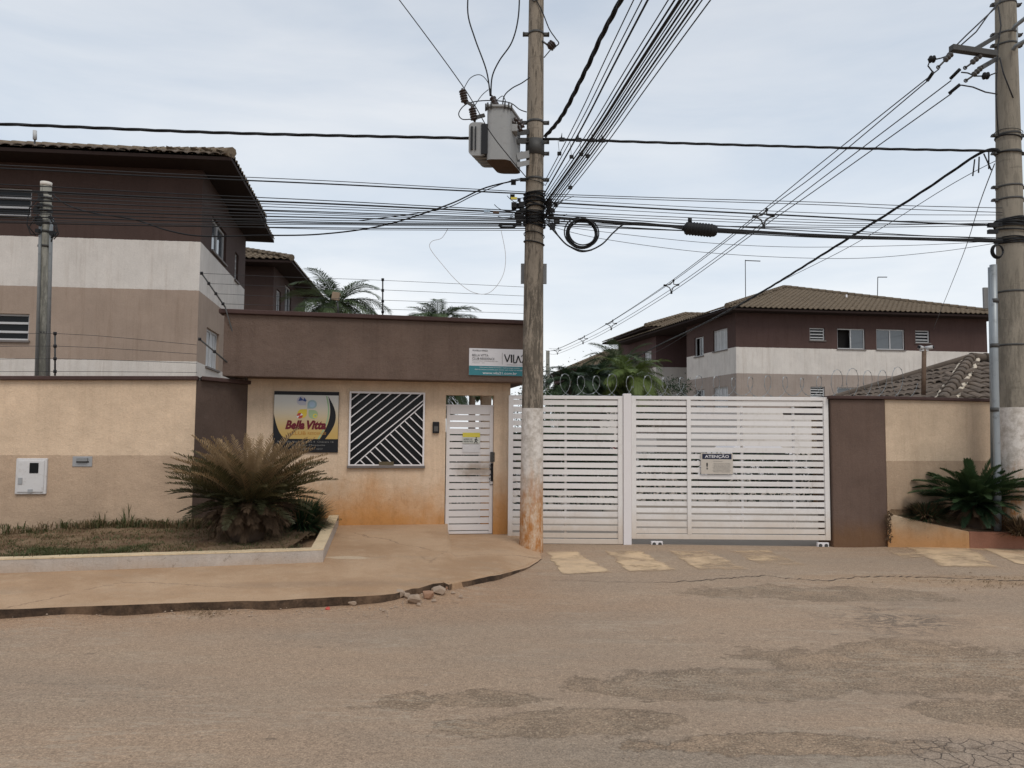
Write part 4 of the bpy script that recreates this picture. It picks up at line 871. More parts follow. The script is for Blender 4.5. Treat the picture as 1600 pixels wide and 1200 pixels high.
def block(name, label, fr, sd, side, depth, zw, bands, mats, roofdir=None, over=(.75, .75), slope=.34, fholes=(), sholes=(), tiles=True, ext=0, edge_tiles=None, rlen=None):
    """fr: Face of the front; sd: Face of the visible side; side: 'R' or 'L'."""
    fr_c, back = (fr.B, sd.B) if side == 'R' else (fr.A, sd.A)
    g = thing(name, label, 'building', ((fr.A + fr.B) / 2 + Vector((0, 0, 0))))
    mb = MB(); fr.panel(mb, 0, fr.len, -.1, zw, fholes, .12); sd.panel(mb, 0, sd.len, -.1, zw, sholes, .12)
    o = (fr.A if side == 'R' else fr.B); ob = o + (back - fr_c)
    mb.quad(o, ob, ob + Vector((0, 0, zw)), o + Vector((0, 0, zw))); mb.quad(back, ob, ob + Vector((0, 0, zw)), back + Vector((0, 0, zw)))
    obj('wall', mb, bands, g)
    # hipped roof
    u, v = fr.u, (back - fr_c).normalized(); ov, os_ = over
    q = [fr.A - u * os_ + fr.n * ov, fr.B + u * os_ + fr.n * ov, fr.B + u * os_ + v * (rlen or sd.len + ov), fr.A - u * os_ + v * (rlen or sd.len + ov)]
    ze = zw - .02; q = [Vector((p.x, p.y, ze)) for p in q]
    Wd, Dp = (q[1] - q[0]).length, (q[2] - q[1]).length; cu = (q[1] - q[0]).normalized(); cv = (q[2] - q[1]).normalized()
    if Wd <= Dp: h = Wd / 2; t0 = q[0] + cu * h + cv * h; t1 = q[3] + cu * h - cv * h; tops = {'f': (t0, t0), 'r': (t0, t1), 'l': (t1, t0), 'b': (t1, t1)}
    else: h = Dp / 2; t0 = q[0] + cu * h + cv * h; t1 = q[1] - cu * h + cv * h; tops = {'f': (t0, t1), 'r': (t1, t1), 'l': (t0, t0), 'b': (t1, t0)}
    H = Vector((0, 0, h * slope + .05)); z5 = Vector((0, 0, .05))
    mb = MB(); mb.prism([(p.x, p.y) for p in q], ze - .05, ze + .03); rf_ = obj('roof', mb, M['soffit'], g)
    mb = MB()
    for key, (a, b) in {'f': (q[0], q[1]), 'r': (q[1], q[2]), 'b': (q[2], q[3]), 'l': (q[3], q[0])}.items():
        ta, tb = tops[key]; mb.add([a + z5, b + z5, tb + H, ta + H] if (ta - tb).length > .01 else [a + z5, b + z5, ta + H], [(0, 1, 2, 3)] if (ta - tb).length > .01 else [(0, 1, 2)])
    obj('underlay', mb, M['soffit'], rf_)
    mb = MB(); z8 = Vector((0, 0, .08)); H8 = H + Vector((0, 0, .03))
    for key, (a, b) in {'f': (q[0], q[1]), ('r' if side == 'R' else 'l'): ((q[1], q[2]) if side == 'R' else (q[3], q[0]))}.items():
        ta, tb = tops[key]; tile_face(mb, a + z8, b + z8, ta + H8, tb + H8, skip=1 if (edge_tiles and key == 'f') else 0)
    obj('tiling', mb, M['tile'], rf_, kind='stuff')
    mb = MB(); hh = Vector((0, 0, .14))
    cs = [(q[0] + hh, tops['f'][0] + H8 + hh * .4), (q[1] + hh, tops['f'][1] + H8 + hh * .4)]
    if (t1 - t0).length > .2: cs.append((t0 + H8 + hh * .4, t1 + H8 + hh * .4))
    for a, b in cs: ridge(mb, a, b)
    obj('ridge', mb, M['tile'], rf_)
    if edge_tiles:
        n_t = edge_tiles; p_ = .25; tm = MB()
        for k in range(7):
            a = pi * k / 6; 
        prof = [(-.115 * cos(pi * k / 6), .05 * sin(pi * k / 6)) for k in range(7)]
        nrm = Vector((0, 0, 1)); d2 = (tops['f'][0] + H8 - q[0] - z8); d2 = (d2 - cu * d2.dot(cu)).normalized()
        vs = [cu * x + nrm * z + d2 * t for t in (0, .42) for x, z in prof] + [cu * x + nrm * (z - .02) + d2 * 0 for x, z in prof]
        tm.add(vs, [(k, k + 1, k + 8, k + 7) for k in range(6)] + [(14 + k, 15 + k, k + 1, k) for k in range(6)])
        me = mesh_of(tm, 'roof_tile', M['tile_near'], Vector((0, 0, 0)))
        for k in range(n_t):
            o_ = bpy.data.objects.new('roof_tile', me); C.objects.link(o_); o_.parent = rf_; p = q[1] + z8 - cu * (p_ * (k + .45)) + Vector((0, 0, .012 + rnd(-.008, .008))) - d2 * (.05 + rnd(-.02, .02))
            o_.location = p - wloc(rf_); o_.rotation_euler = (0, 0, rnd(-.04, .04))
    return g, q

# left block -------------------------------------------------------
c = XY(311, 17.9, 450); lft = XY(0, 17.45, 450); lf_ = Vector((*c, 0)) + (Vector((*lft, 0)) - Vector((*c, 0))).normalized() * 15
F1 = Face((lf_.x, lf_.y), c); S1 = Face(c, XY(382, 23.9, 450))
zw1 = P(330, 262, 17.9).z
zb1 = [P(311, 565, 17.9).z, P(311, 454, 17.9).z, P(311, 378, 17.9).z]
WHT = (.62, .575, .53); BTAN = (.345, .265, .21); BBR = (.070, .044, .037)
M['blockL'] = stripes_block('left_block_render', zb1, [WHT, BTAN, WHT, BBR], .35)
def hole(F, x0, y0, x1, y1):
    a, t = F.pix(x0, y0); b, q = F.pix(x1, y1); return [min(a, b), max(a, b), min(q, t), max(q, t)]
fh = [hole(F1, -22, 292, 48, 338), hole(F1, -25, 489, 44, 532)]
def side_hole(F, x0, x1, xm, yt, yb):
    a = F.pix(x0, 400)[0]; b = F.pix(x1, 400)[0]; m_, zt = F.pix(xm, yt); _, zb = F.pix(xm, yb); return [min(a, b), max(a, b), zb, zt]
sh = [side_hole(S1, 330, 353, 330, 334, 389), side_hole(S1, 327, 347, 327, 513, 574), side_hole(S1, 367.5, 373, 368, 393, 438)]
b1, _q = block('apartment_block', 'large brown and white banded apartment block at the left behind the tan wall', F1, S1, 'R', 0, zw1, M['blockL'], None, fholes=fh, sholes=sh, over=(.78, .85), edge_tiles=44, rlen=4.5)
window(F1, *fh[0], 'louvre', b1, n=2, big=True); window(F1, *fh[1], 'louvre', b1, n=2, big=True)
window(S1, *sh[0], 'slide', b1, open_left=False); window(S1, *sh[1], 'slide', b1, curtain=True); window(S1, *sh[2], 'louvre', b1)
# rear wing with its own stepped eave
mb = MB(); a = S1.pt(S1.len - 1.6, 0, .0); 
q = [S1.pt(3.2, 0, .80), S1.pt(6.5, 0, .80), S1.pt(6.5, 0, -5), S1.pt(3.2, 0, -5)]
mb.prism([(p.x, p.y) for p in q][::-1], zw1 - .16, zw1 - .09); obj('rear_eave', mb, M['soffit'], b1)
mb = MB(); z = Vector((0, 0, zw1 - .07)); mb_t = mb; tile_face(mb, q[0] + z, q[1] + z, q[0] + z - S1.n * 3 + Vector((0, 0, 1.0)), q[1] + z - S1.n * 3 + Vector((0, 0, 1.0))); obj('tiling', mb, M['tile'], b1, kind='stuff')
# second left block behind
c = XY(428, 28.6, 430); F2 = Face((c[0] - 6.6, c[1] - .6), c); S2 = Face(c, XY(478, 35.5, 430)); zw2 = P(428, 414, 28.6).z
M['blockL2'] = stripes_block('second_left_block_render', [zw2 - 6, zw2 - 4.2, zw2 - 2.35], [WHT, BTAN, WHT, BBR], .2)
sh = [side_hole(S2, 434, 441, 437, 455, 492), side_hole(S2, 447, 457, 452, 449, 500)]
b2, _ = block('apartment_block', 'dark brown hipped-roof block seen between the left block and the palm', F2, S2, 'R', 0, zw2, M['blockL2'], None, sholes=sh, over=(.8, .8))
for h in sh: window(S2, *h, 'slide', b2)

# right block --------------------------------------------------------
c = XY(1150, 35.0, 545); F3 = Face(c, XY(1543, 36.4, 550)); S3 = Face(XY(1073, 39.8, 555), c)
zw3 = P(1150, 486, 35.0).z; zb3 = [P(1150, 640, 35.0).z, P(1150, 583, 35).z, P(1150, 542, 35).z]
M['blockR'] = stripes_block('right_block_render', zb3, [WHT, (.33, .275, .24), WHT, (.080, .048, .042)], .4)
fh = [hole(F3, *q) for q in ((1265, 512, 1289, 532), (1308, 513, 1352, 546), (1369, 514, 1414, 547), (1430, 516, 1453, 536), (1266, 604, 1289, 621), (1308, 605, 1352, 638), (1369, 606, 1414, 638))]
sh = [side_hole(S3, 1084, 1098, 1091, 527, 557), side_hole(S3, 1113, 1135, 1124, 515, 548), side_hole(S3, 1085, 1099, 1091, 609, 636), side_hole(S3, 1113, 1135, 1124, 605, 638)]
b3, q3 = block('apartment_block', 'brown, white and tan block with hipped tile roof behind the sliding gate and right wall', F3, S3, 'L', 0, zw3, M['blockR'], None, fholes=fh, sholes=sh, over=(.7, .7), rlen=13.2)
for i, h in enumerate(fh): window(F3, *h, 'louvre' if i in (0, 3, 4) else 'slide', b3, open_left=(i in (1,)), n=3)
window(S3, *sh[0], 'slide', b3, open_left=True); window(S3, *sh[1], 'slide', b3, curtain=True); window(S3, *sh[2], 'slide', b3, open_left=True); window(S3, *sh[3], 'slide', b3, curtain=True)
mb = MB(); p = P(1323, 474, 38.8); mb.tube([p, p + Vector((0, 0, .45))], .045, 8); obj('vent_pipe', mb, M['white'], b3)
# next right block
c = XY(1025, 43.5, 560); F4 = Face(c, (c[0] + 9.5, c[1] + .8)); S4 = Face(XY(966, 49.6, 560), c); zw4 = P(1025, 514, 43.3).z
M['blockR2'] = stripes_block('further_right_block_render', [zw4 - 6, zw4 - 4.1, zw4 - 2.15], [WHT, (.33, .275, .24), WHT, (.10, .06, .058)], .25)
sh = [side_hole(S4, 974, 984, 979, 554, 573), side_hole(S4, 1006, 1017, 1011, 549, 571)]
b4, _ = block('apartment_block', 'brown block with long sloping eave, left of and behind the right-hand block', F4, S4, 'L', 0, zw4, M['blockR2'], None, sholes=sh, over=(.8, .8))
for h in sh: window(S4, *h, 'slide', b4, curtain=True)
# low tile-roofed building far off
c = XY(900, 64, 580); F5 = Face(c, (c[0] + 9, c[1] + .6)); S5 = Face((c[0] - 1.4, c[1] + 8), c); zw5 = P(900, 578, 64).z
b5, _ = block('apartment_block', 'far brown block under a low tile roof rising over the palms beside the utility pole', F5, S5, 'L', 0, zw5, stripes_block('far_block_render', [zw5 - 3], [WHT, (.10, .06, .058)]), None, over=(.8, .8), slope=.42)

# guardhouse roof behind the right wall --------------------------------
gz_e = 2.22; ga, gb, gc, gd = Vector((7.45, 13.3, gz_e)), Vector((13.5, 14.0, gz_e)), Vector((13.0, 20.6, gz_e)), Vector((7.1, 20.0, gz_e))
apex = P(1517, 566, 16.8); apex2 = apex + Vector((3.0, .35, 0))
gh = thing('guardhouse', 'small building with weathered tile roof and pale mortared hip, just behind the right wall', 'building', (10, 17, 0))
mb = MB(); mb.prism([(ga.x + .5, ga.y + .5), (gb.x - .5, gb.y + .5), (gc.x - .5, gc.y - .5), (gd.x + .5, gd.y - .5)], -.05, gz_e + .02); obj('wall', mb, M['rwall'], gh)
mb = MB(); mb.add([ga, gb, apex2, apex], [(0, 1, 2, 3)]); mb.add([gd, ga, apex], [(0, 1, 2)]); mb.add([gb, gc, apex2], [(0, 1, 2)]); mb.add([gc, gd, apex, apex2], [(0, 1, 2, 3)]); rf_ = obj('roof', mb, M['soffit'], gh)
def tiles_as_parts(E0, E1, T0, T1, cond, pitch=.235, row=.34):
    u = (E1 - E0).normalized(); up = (T0 - E0) - u * (T0 - E0).dot(u); Lv = up.length; v = up.normalized(); n = u.cross(v); n = n if n.z > 0 else -n; Le = (E1 - E0).length
    a0, a1 = (T0 - E0).dot(u), (T1 - E0).dot(u)
    prof = [(-.112 * cos(pi * k / 6), .055 * sin(pi * k / 6) ** .8) for k in range(7)]
    tm = MB(); vs = [u * x * (1.0 if t == 0 else .86) + n * (z + (.03 if t == 0 else 0)) + v * t for t in (0, .40) for x, z in prof] + [u * x + n * (z + .012) for x, z in prof]
    tm.add(vs, [(k, k + 1, k + 8, k + 7) for k in range(6)] + [(14 + k, 15 + k, k + 1, k) for k in range(6)])
    tm.add([u * x + n * .008 + v * t for x, t in ((.09, 0), (.15, 0), (.15, .4), (.09, .4))], [(0, 1, 2, 3)])
    me = mesh_of(tm, 'tile', M['tile_near'], Vector((0, 0, 0))); cnt = 0
    for k in range(int(Lv / row)):
        t = k * row; lo = a0 * t / Lv; hi = Le + (a1 - Le) * t / Lv; i = int(lo / pitch) + 1
        while i * pitch < hi - .05:
            p = E0 + u * (i * pitch) + v * t + n * .03
            if cond(p):
                o_ = bpy.data.objects.new('tile', me); C.objects.link(o_); o_.parent = rf_; o_.location = p + n * rnd(-.008, .012) + v * rnd(-.02, .02) - wloc(rf_); o_.rotation_euler = (rnd(-.03, .03), rnd(-.03, .03), rnd(-.05, .05)); cnt += 1
            i += 1
    return cnt
def wallhid(p):   # visible above the coping?
    k = RB.y / p.y; return EYE.z + (p.z + .1 - EYE.z) * k > ztR - .05 and p.x / p.y < .70
n1 = tiles_as_parts(gd, ga, apex, apex, wallhid, .26, .34); n2 = tiles_as_parts(ga, gb, apex, apex2, wallhid, .26, .34); print('tiles', n1, n2)
up8 = Vector((0, 0, .10)); d_ = (apex - ga); nseg = 11
for k in range(nseg):
    p, q = ga + d_ * (k / nseg) + up8, ga + d_ * ((k + 1.15) / nseg) + up8; mb = MB(); mb.tube([p, q], [.115, .09], 10); obj('ridge_tile', mb, M['tile_near'], rf_)
for k in range(9):
    e_ = (apex2 - apex); p, q = apex + e_ * (k / 9) + up8, apex + e_ * ((k + 1.15) / 9) + up8; mb = MB(); mb.tube([p, q], [.115, .09], 10); obj('ridge_tile', mb, M['tile_near'], rf_)
for sgn in (1, -1):
    mb = MB(); side_ = d_.cross(Vector((0, 0, 1))).normalized() * .15 * sgn
    mb.tube([ga + d_ * (k / 30) + side_ * rnd(.9, 1.15) + Vector((0, 0, .055 if sgn > 0 else .03)) for k in range(31)], [rnd(.035, .05) for _ in range(31)], 6); obj('mortar_joint', mb, M['mortar'], rf_)
mb = MB(); mb.tube([gd + (apex - gd) * (k / 20) + Vector((0, 0, .09)) for k in range(21)], .10, 8); obj('back_ridge', mb, M['tile_near'], rf_)

# camera post on the right wall
p0, p1 = P(1443, 617, 12.45), P(1444, 546, 12.45)
t = thing('camera_post', 'rusty post with two small white security cameras rising from the right wall', 'camera post', p0)
mb = MB(); mb.tube([p0, p1], .035, 10); obj('post', mb, simple('rusty_post', (.15, .10, .07), .8, var=.4, scale=20), t)
for sx in (-1, 1):
    mb = MB(); b = p1 + Vector((.0, 0, .02)); mb.tube([b + Vector((sx * .02, 0, 0)), b + Vector((sx * .11, -.06, .012))], .032, 10); cam_ = obj('camera_body', mb, M['frame'], t)
    mb = MB(); mb.tube([b + Vector((sx * .11, -.06, .012)), b + Vector((sx * .125, -.07, .014))], .024, 10); obj('lens', mb, M['ink'], cam_)
mb = MB(); mb.box(p1 + Vector((-.06, -.03, -.03)), p1 + Vector((.06, .03, .0))); obj('bracket', mb, M['frame'], t)

# antennas
def tubeobj(name, pts, r, m, label=None, cat=None, group=None, n=6, parent=None): mb = MB(); mb.tube(pts, r, n); return obj(name, mb, m, parent, label, cat, group)
a = thing('antenna_mast', 'tall thin antenna mast with short side arm above the right block hip', 'antenna', P(1165, 468, 40)); tubeobj('mast', [P(1165, 470, 40), P(1164.5, 406, 40)], .02, M['wire'], parent=a); tubeobj('arm', [P(1164.5, 407, 40), P(1188, 408, 40)], .025, M['wire'], parent=a)
a = thing('antenna_mast', 'short thin antenna mast with side arm above the right block ridge', 'antenna', P(1371, 462, 41)); tubeobj('mast', [P(1371, 468, 41), P(1371.5, 433, 41)], .02, M['wire'], parent=a); tubeobj('arm', [P(1371.5, 433, 41), P(1386, 433, 41)], .025, M['wire'], parent=a)
a = thing('roof_antenna', 'small white radio antenna standing on the left block roof edge', 'antenna', P(55, 226, 18.0)); tubeobj('mast', [P(54, 234, 18.0), P(54.5, 216, 18)], .02, M['wire'], parent=a); tubeobj('radome', [P(54.5, 218, 18.0), P(54.5, 204, 18)], .045, M['frame'], parent=a)

# ------------------------------------------------------------------ foliage builders
def frond_mb(L, e0, droop, n, lf, lw, fwd=.55, vee=.35, seed=0, hang=0, rach=.012, jit=.1):
    r = random.Random(seed); mb = MB(); p = Vector((0, 0, 0)); pts = [p.copy()]; N = 14; sway = r.uniform(-.25, .25)
    for k in range(N):
        t = (k + .5) / N; e = e0 - droop * t ** 1.25; y = sway * t * t; p = p + Vector((cos(e) * cos(y), cos(e) * sin(y), sin(e))) * (L / N); pts.append(p.copy())
    mb.tube(pts, [rach * (1 - .8 * k / N) for k in range(N + 1)], 3, caps=False)
    for i in range(n):
        t = .10 + .90 * i / (n - 1); f = t * N; k = min(N - 1, int(f)); q = pts[k].lerp(pts[k + 1], f - k); d = (pts[k + 1] - pts[k]).normalized()
        side = d.cross(Vector((0, 0, 1))).normalized(); up = side.cross(d).normalized(); ln = lf * (max(.05, sin(pi * min(.96, .10 + .86 * t))) ** .55) * r.uniform(.85, 1.12)
        for s in (-1, 1):
            dr = (d * (fwd + r.uniform(-jit, jit) + .5 * t * t) + side * s + up * (vee + r.uniform(-jit * 1.3, jit * 1.3))).normalized()
            tip = q + dr * ln + Vector((0, 0, -hang * ln * r.uniform(.6, 1.3))); mid = q + dr * ln * .55 + Vector((0, 0, -hang * ln * .22)); wv = d.cross(dr).cross(dr).normalized() * lw * .5
            mb.add([q - wv * .4, q + wv * .4, mid + wv, mid - wv, tip], [(0, 1, 2, 3), (3, 2, 4)])
    return mb
def crown(root, centre, specs, part='frond', seed=1, avoid=None, r0=.05):
    """specs: (count, L, elev0, elev spread, droop, pairs, leaflet, width, material, kwargs)"""
    r = random.Random(seed); g = r.random() * 6
    for cnt, L, e0, es, dr, n, lf, lw, m, kw in specs:
        variants = []
        nv = min(6, cnt)
        for k in range(nv): variants.append((mesh_of(frond_mb(L * r.uniform(.85, 1.12), e0 + es * (k / max(1, nv - 1) - .5), dr * r.uniform(.75, 1.25), n, lf, lw, seed=r.randint(0, 9999), **kw), part, m, Vector((0, 0, 0)))))
        for i in range(cnt):
            o_ = bpy.data.objects.new(part, variants[i % nv]); C.objects.link(o_); o_.parent = root
            a = g + i * 2.39996 + r.uniform(-.2, .2)
            o_.location = Vector(centre) - wloc(root) + Vector((cos(a) * r0, sin(a) * r0, r.uniform(-.03, .03)))
            o_.rotation_euler = (r.uniform(-.12, .12), r.uniform(-.12, .12), a); s_ = r.uniform(.86, 1.04) * (1 if not avoid or abs((a - avoid + pi) % (2 * pi) - pi) > .95 else .42); o_.scale = (s_, s_, s_)

# dry cycad on the left
cc = P(388, 790, 9.75); base = Vector((cc.x, cc.y, soil_z(cc.x, cc.y)))
cy = thing('cycad', 'large cycad with straw-dry upper fronds in front of the gatehouse sign', 'cycad', base, 'cycads')
mb = MB(); mb.lathe([(0, .20), (.12, .22), (.28, .20), (max(.33, cc.z - base.z + .03), .12)], base, n=12); obj('trunk', mb, M['bark'], cy)
crown(cy, cc, [
    (40, .92, 1.32, .5, .55, 30, .135, .015, M['cyc_dry'], dict(fwd=.8, vee=1.0, hang=.2, rach=.008, jit=.3)),
    (64, .98, 1.08, .50, .70, 32, .14, .015, M['cyc_dry'], dict(fwd=.75, vee=.9, hang=.25, rach=.008, jit=.3)),
    (44, 1.02, .86, .35, .65, 32, .145, .015, M['cyc_olive'], dict(fwd=.75, vee=.8, hang=.2, rach=.008, jit=.25)),
    (26, 1.00, .62, .30, .55, 32, .14, .014, M['cyc_olive'], dict(fwd=.75, vee=.6, rach=.008, jit=.2)),
    (48, .76, .40, .5, .6, 32, .13, .013, M['cyc_dkolive'], dict(fwd=.8, vee=.5, hang=.2, jit=.2)),
    (50, .50, .10, .7, .9, 28, .12, .012, M['cyc_brown'], dict(fwd=.8, vee=.3, hang=.4, jit=.3)),
    (34, .42, -.5, .5, .7, 26, .11, .012, M['cyc_brown'], dict(fwd=.9, vee=.2, hang=.5, jit=.3))], seed=5, r0=.13)
# green cycad on the right
cc = P(1524, 788, 11.95); base = Vector((cc.x, cc.y, P(1520, 826, 11.95).z - .08))
cy = thing('cycad', 'dark green cycad in the right planter at the foot of the conduit pole', 'cycad', base, 'cycads')
mb = MB(); mb.lathe([(0, .15), (.12, .16), (.22, .14), (cc.z - base.z + .03, .08)], base, n=12); obj('trunk', mb, M['bark'], cy)
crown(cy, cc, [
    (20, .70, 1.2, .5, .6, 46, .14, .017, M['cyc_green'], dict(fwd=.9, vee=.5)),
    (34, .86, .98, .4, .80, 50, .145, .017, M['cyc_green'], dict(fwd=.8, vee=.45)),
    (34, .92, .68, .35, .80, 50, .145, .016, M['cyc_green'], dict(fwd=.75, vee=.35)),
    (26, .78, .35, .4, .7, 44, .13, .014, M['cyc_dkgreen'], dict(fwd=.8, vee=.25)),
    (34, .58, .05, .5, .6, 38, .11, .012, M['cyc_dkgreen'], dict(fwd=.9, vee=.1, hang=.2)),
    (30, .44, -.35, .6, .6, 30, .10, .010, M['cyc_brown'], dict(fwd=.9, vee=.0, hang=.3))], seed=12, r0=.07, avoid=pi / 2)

def blades(mb, c, r, n, h, w=.006, lean=.5, rr=random):
    for _ in range(n):
        a, q = rr.uniform(0, 6.28), r * sqrt(rr.random()); p = Vector((c[0] + q * cos(a), c[1] + q * sin(a), c[2])); hh = h * rr.uniform(.5, 1.2); b = rr.uniform(0, 6.28); l = lean * rr.uniform(.2, 1) * hh
        d = Vector((cos(b), sin(b), 0)); s = Vector((-d.y, d.x, 0)) * w; mid = p + d * l * .35 + Vector((0, 0, hh * .6)); tip = p + d * l + Vector((0, 0, hh * (1 - .3 * lean)))
        mb.add([p - s, p + s, mid + s * .8, mid - s * .8, tip], [(0, 1, 2, 3), (3, 2, 4)])
def shrub(label, c, rx, rz, mats, n=900, part='blade'):
    t = thing('shrub', label, 'shrub', c)
    for m, k in mats:
        mb = MB(); rr = random.Random(hash2(c[0], k) * 9999)
        for _ in range(int(n * k)):
            a = rr.uniform(0, 6.28); e = rr.uniform(.05, 1.5); L = rx * rr.uniform(.6, 1.1) * (cos(e)) + rz * sin(e) * rr.uniform(.6, 1.1)
            d = Vector((cos(a) * cos(e), sin(a) * cos(e), sin(e))); b0_ = Vector(c) + Vector((cos(a), sin(a), 0)) * rr.uniform(0, rx * .35)
            mid = b0_ + d * L * .6; tip = b0_ + d * L + Vector((0, 0, -L * .18)) ; s = d.cross(Vector((0, 0, 1))).normalized() * .007
            mb.add([b0_ - s, b0_ + s, mid + s, mid - s, tip], [(0, 1, 2, 3), (3, 2, 4)])
        obj('leaf_tuft', mb, m, t)
sx = P(470, 822, 10.75); shrub('low dark green shrub between the dry cycad and the planter corner', (sx.x, sx.y, soil_z(sx.x, sx.y) - .02), .44, .46, [(M['cyc_dkgreen'], .65), (M['cyc_green'], .25), (M['drygrass'], .1)], 1500)
sx = P(1448, 812, 11.95); shrub('low tangled dark shrub left of the green cycad', (sx.x, sx.y, sx.z), .36, .26, [(M['cyc_brown'], .4), (M['cyc_dkgreen'], .45), (M['drygrass'], .15)], 1300)
sx = P(1594, 826, 11.45); shrub('dry brown tuft at the base of the right utility pole', (sx.x, sx.y, sx.z - .1), .35, .3, [(M['cyc_brown'], .7), (M['drygrass'], .3)], 700)
# weeds and grass in the planter
rr = random.Random(3); mbg, mbd = MB(), MB()
for _ in range(1100):
    px = rr.uniform(-60, 520); u = rr.random()
    if px < 330: p = P(px, 700, 10.15 + .35 * rr.random() + (px / 330) * .35)
    else: continue
    z = soil_z(p.x, p.y) if _ % 3 == 0 else None
    if z is None: z = zz_
    zz_ = z; dens = .4 + .9 * vn(px * .025, 4) + (.6 if px > 130 else 0)
    if rr.random() > dens * .62: continue
    (blades)(mbg if rr.random() < .42 else mbd, (p.x, p.y, z), .09, 12, .12 * rr.uniform(.5, 1.3), .005, 1.0, rr)
for _ in range(900):
    x, y = rr.uniform(-8.5, -2.6), 0; v = rr.random() ** 1.3
    u = (x + 9.5) / (K2.x + .02 + 9.5); p = lsoil(u, .03 + .9 * v); blades(mbd if rr.random() < .62 else mbg, p, .14, 16, .035 * rr.uniform(.5, 1.6), .004, 1.6, rr)
for _ in range(260):
    px = 40 + 110 * rr.random() if rr.random() < .7 else 160 + 60 * rr.random(); q = G(px, 858 + rr.uniform(-5, 4), .34); p = (q.x, q.y, 0); u = (q.x + 9.5) / (K2.x + .02 + 9.5); v = .05 + .2 * rr.random(); p = lsoil(u, v); blades(mbg, p, .08, 12, .045, .004, 1.2, rr)
for px, hh in ((205, .32), (168, .22), (155, .16), (262, .14), (22, .1)):
    p = P(px, 700, 10.35 + px / 330 * .3); blades(mbg, (p.x, p.y, soil_z(p.x, p.y)), .07, 14, hh, .008, .45, rr)
obj('grass', mbg, M['grass'], label='green weeds and grass along the foot of the left wall', cat='grass', kind='stuff'); obj('dry_grass', mbd, M['drygrass'], label='dry straw grass and litter in the left planter', cat='dry grass', kind='stuff')
mb = MB(); mbr = MB()
for _ in range(150):   # dry straw in the gutter and by the right ramp
    px, py = (rr.gauss(320, 22), rr.gauss(959, 3)) if _ < 60 else (rr.gauss(1545, 60), rr.gauss(908, 6)); q = G(px, py); blades(mb, (q.x, q.y, roadz(q.x, q.y)), .05, 2, .03, .003, 4, rr)
obj('straw', mb, M['drygrass'], label='scattered dry straw and grass bits lying on the road dust', cat='straw', kind='stuff')
# thin vine on the right wall corner
mb = MB()
for k in range(3):
    p = P(1387 + 3 * k, 846, 11.98); pts = [p + Vector((.02 * sin(j * 1.7 + k * 2), 0, j * .05)) for j in range(9)]; mb.tube(pts, .006, 4)
for _ in range(120): p = P(1387 + rr.uniform(-4, 6), rr.uniform(800, 846), 11.96); d = Vector((rr.uniform(-1, 1), -.3, rr.uniform(-1, 1))) * .025; s = Vector((d.z, 0, -d.x)) * .4; mb.add([p, p + d + s, p + d * 1.7, p + d - s], [(0, 1, 2, 3)])
obj('creeper', mb, M['cyc_brown'], label='small dried creeper on the corner of the right planter wall', cat='creeper')

# rubble at the broken kerb
def rock(px, py, w, h, m, lab, cat='rubble'):
    w, h = w * .95, h * 1.05; py = py - (3 if px > 600 else 0); q = G(px, py + h * .25, .0); w_ = w * (q.y / F); h_ = h * (q.y / F); r = random.Random(px * 7 + py); mb = MB()
    import bmesh
    bm = bmesh.new()
    pts = [Vector((r.uniform(-1, 1), r.uniform(-1, 1), r.uniform(-1, 1))).normalized() * r.uniform(.65, 1.15) for _ in range(22)]
    for p in pts: bm.verts.new((max(-.72, min(.72, p.x)) * w_ / 1.44, max(-.7, min(.7, p.y)) * w_ * .55, max(-.6, min(.75, p.z)) * h_ / 1.35))
    res = bmesh.ops.convex_hull(bm, input=bm.verts); bm.verts.ensure_lookup_table(); bmesh.ops.delete(bm, geom=[e for e in res['geom_interior'] if isinstance(e, bmesh.types.BMVert)], context='VERTS')
    bm.verts.index_update(); mb.add([v.co + Vector((q.x, q.y, roadz(q.x, q.y) + h_ * .44)) for v in bm.verts], [[v.index for v in f.verts] for f in bm.faces]); bm.free()
    return obj('rubble_piece', mb, m, label=lab, cat=cat, group='rubble at the broken kerb', bevel=.006)
rock(647, 942, 21, 14, M['rock'], 'largest pale concrete lump at the front of the kerb rubble'); rock(669, 936, 18, 11, M['brickm'], 'reddish brick lump in the middle of the kerb rubble')
rock(687, 930, 22, 12, M['rock'], 'flat pinkish stone at the right end of the kerb rubble'); rock(626, 937, 15, 12, M['rock'], 'brown lump at the left end of the kerb rubble')
rock(636, 939, 9, 8, M['rock'], 'small brown stone between the two left rubble lumps'); rock(645, 927, 8, 13, M['rock'], 'upright grey stone at the back of the kerb rubble')
rock(661, 926, 24, 9, M['brickm'], 'flat brick slab lying at the back of the kerb rubble'); rock(550, 945, 15, 7, M['rock'], 'lone brown stone on the road left of the kerb rubble')
rock(512, 951, 8, 5, M['red'], 'small red scrap lying in the road gutter'); rock(600, 953, 6, 4, M['rock'], 'tiny pale stone in the gutter left of the rubble')
for k_ in range(9):
    a_, b_ = [(617, 941), (654, 947), (678, 941), (698, 926), (708, 930), (632, 930), (690, 921), (720, 934), (676, 927)][k_]
    rock(a_, b_, 5 + k_ % 3 * 2, 4 + k_ % 2, M['rock'] if k_ % 3 else M['brickm'], 'small crumb of broken kerb, ' + ['left of the rubble', 'in front of the pale lump', 'in front of the flat stone', 'past the right end of the rubble', 'rightmost but one of the crumbs', 'behind the left lump', 'behind the flat stone', 'farthest right of the rubble', 'behind the brick lump'][k_])
mb = MB()
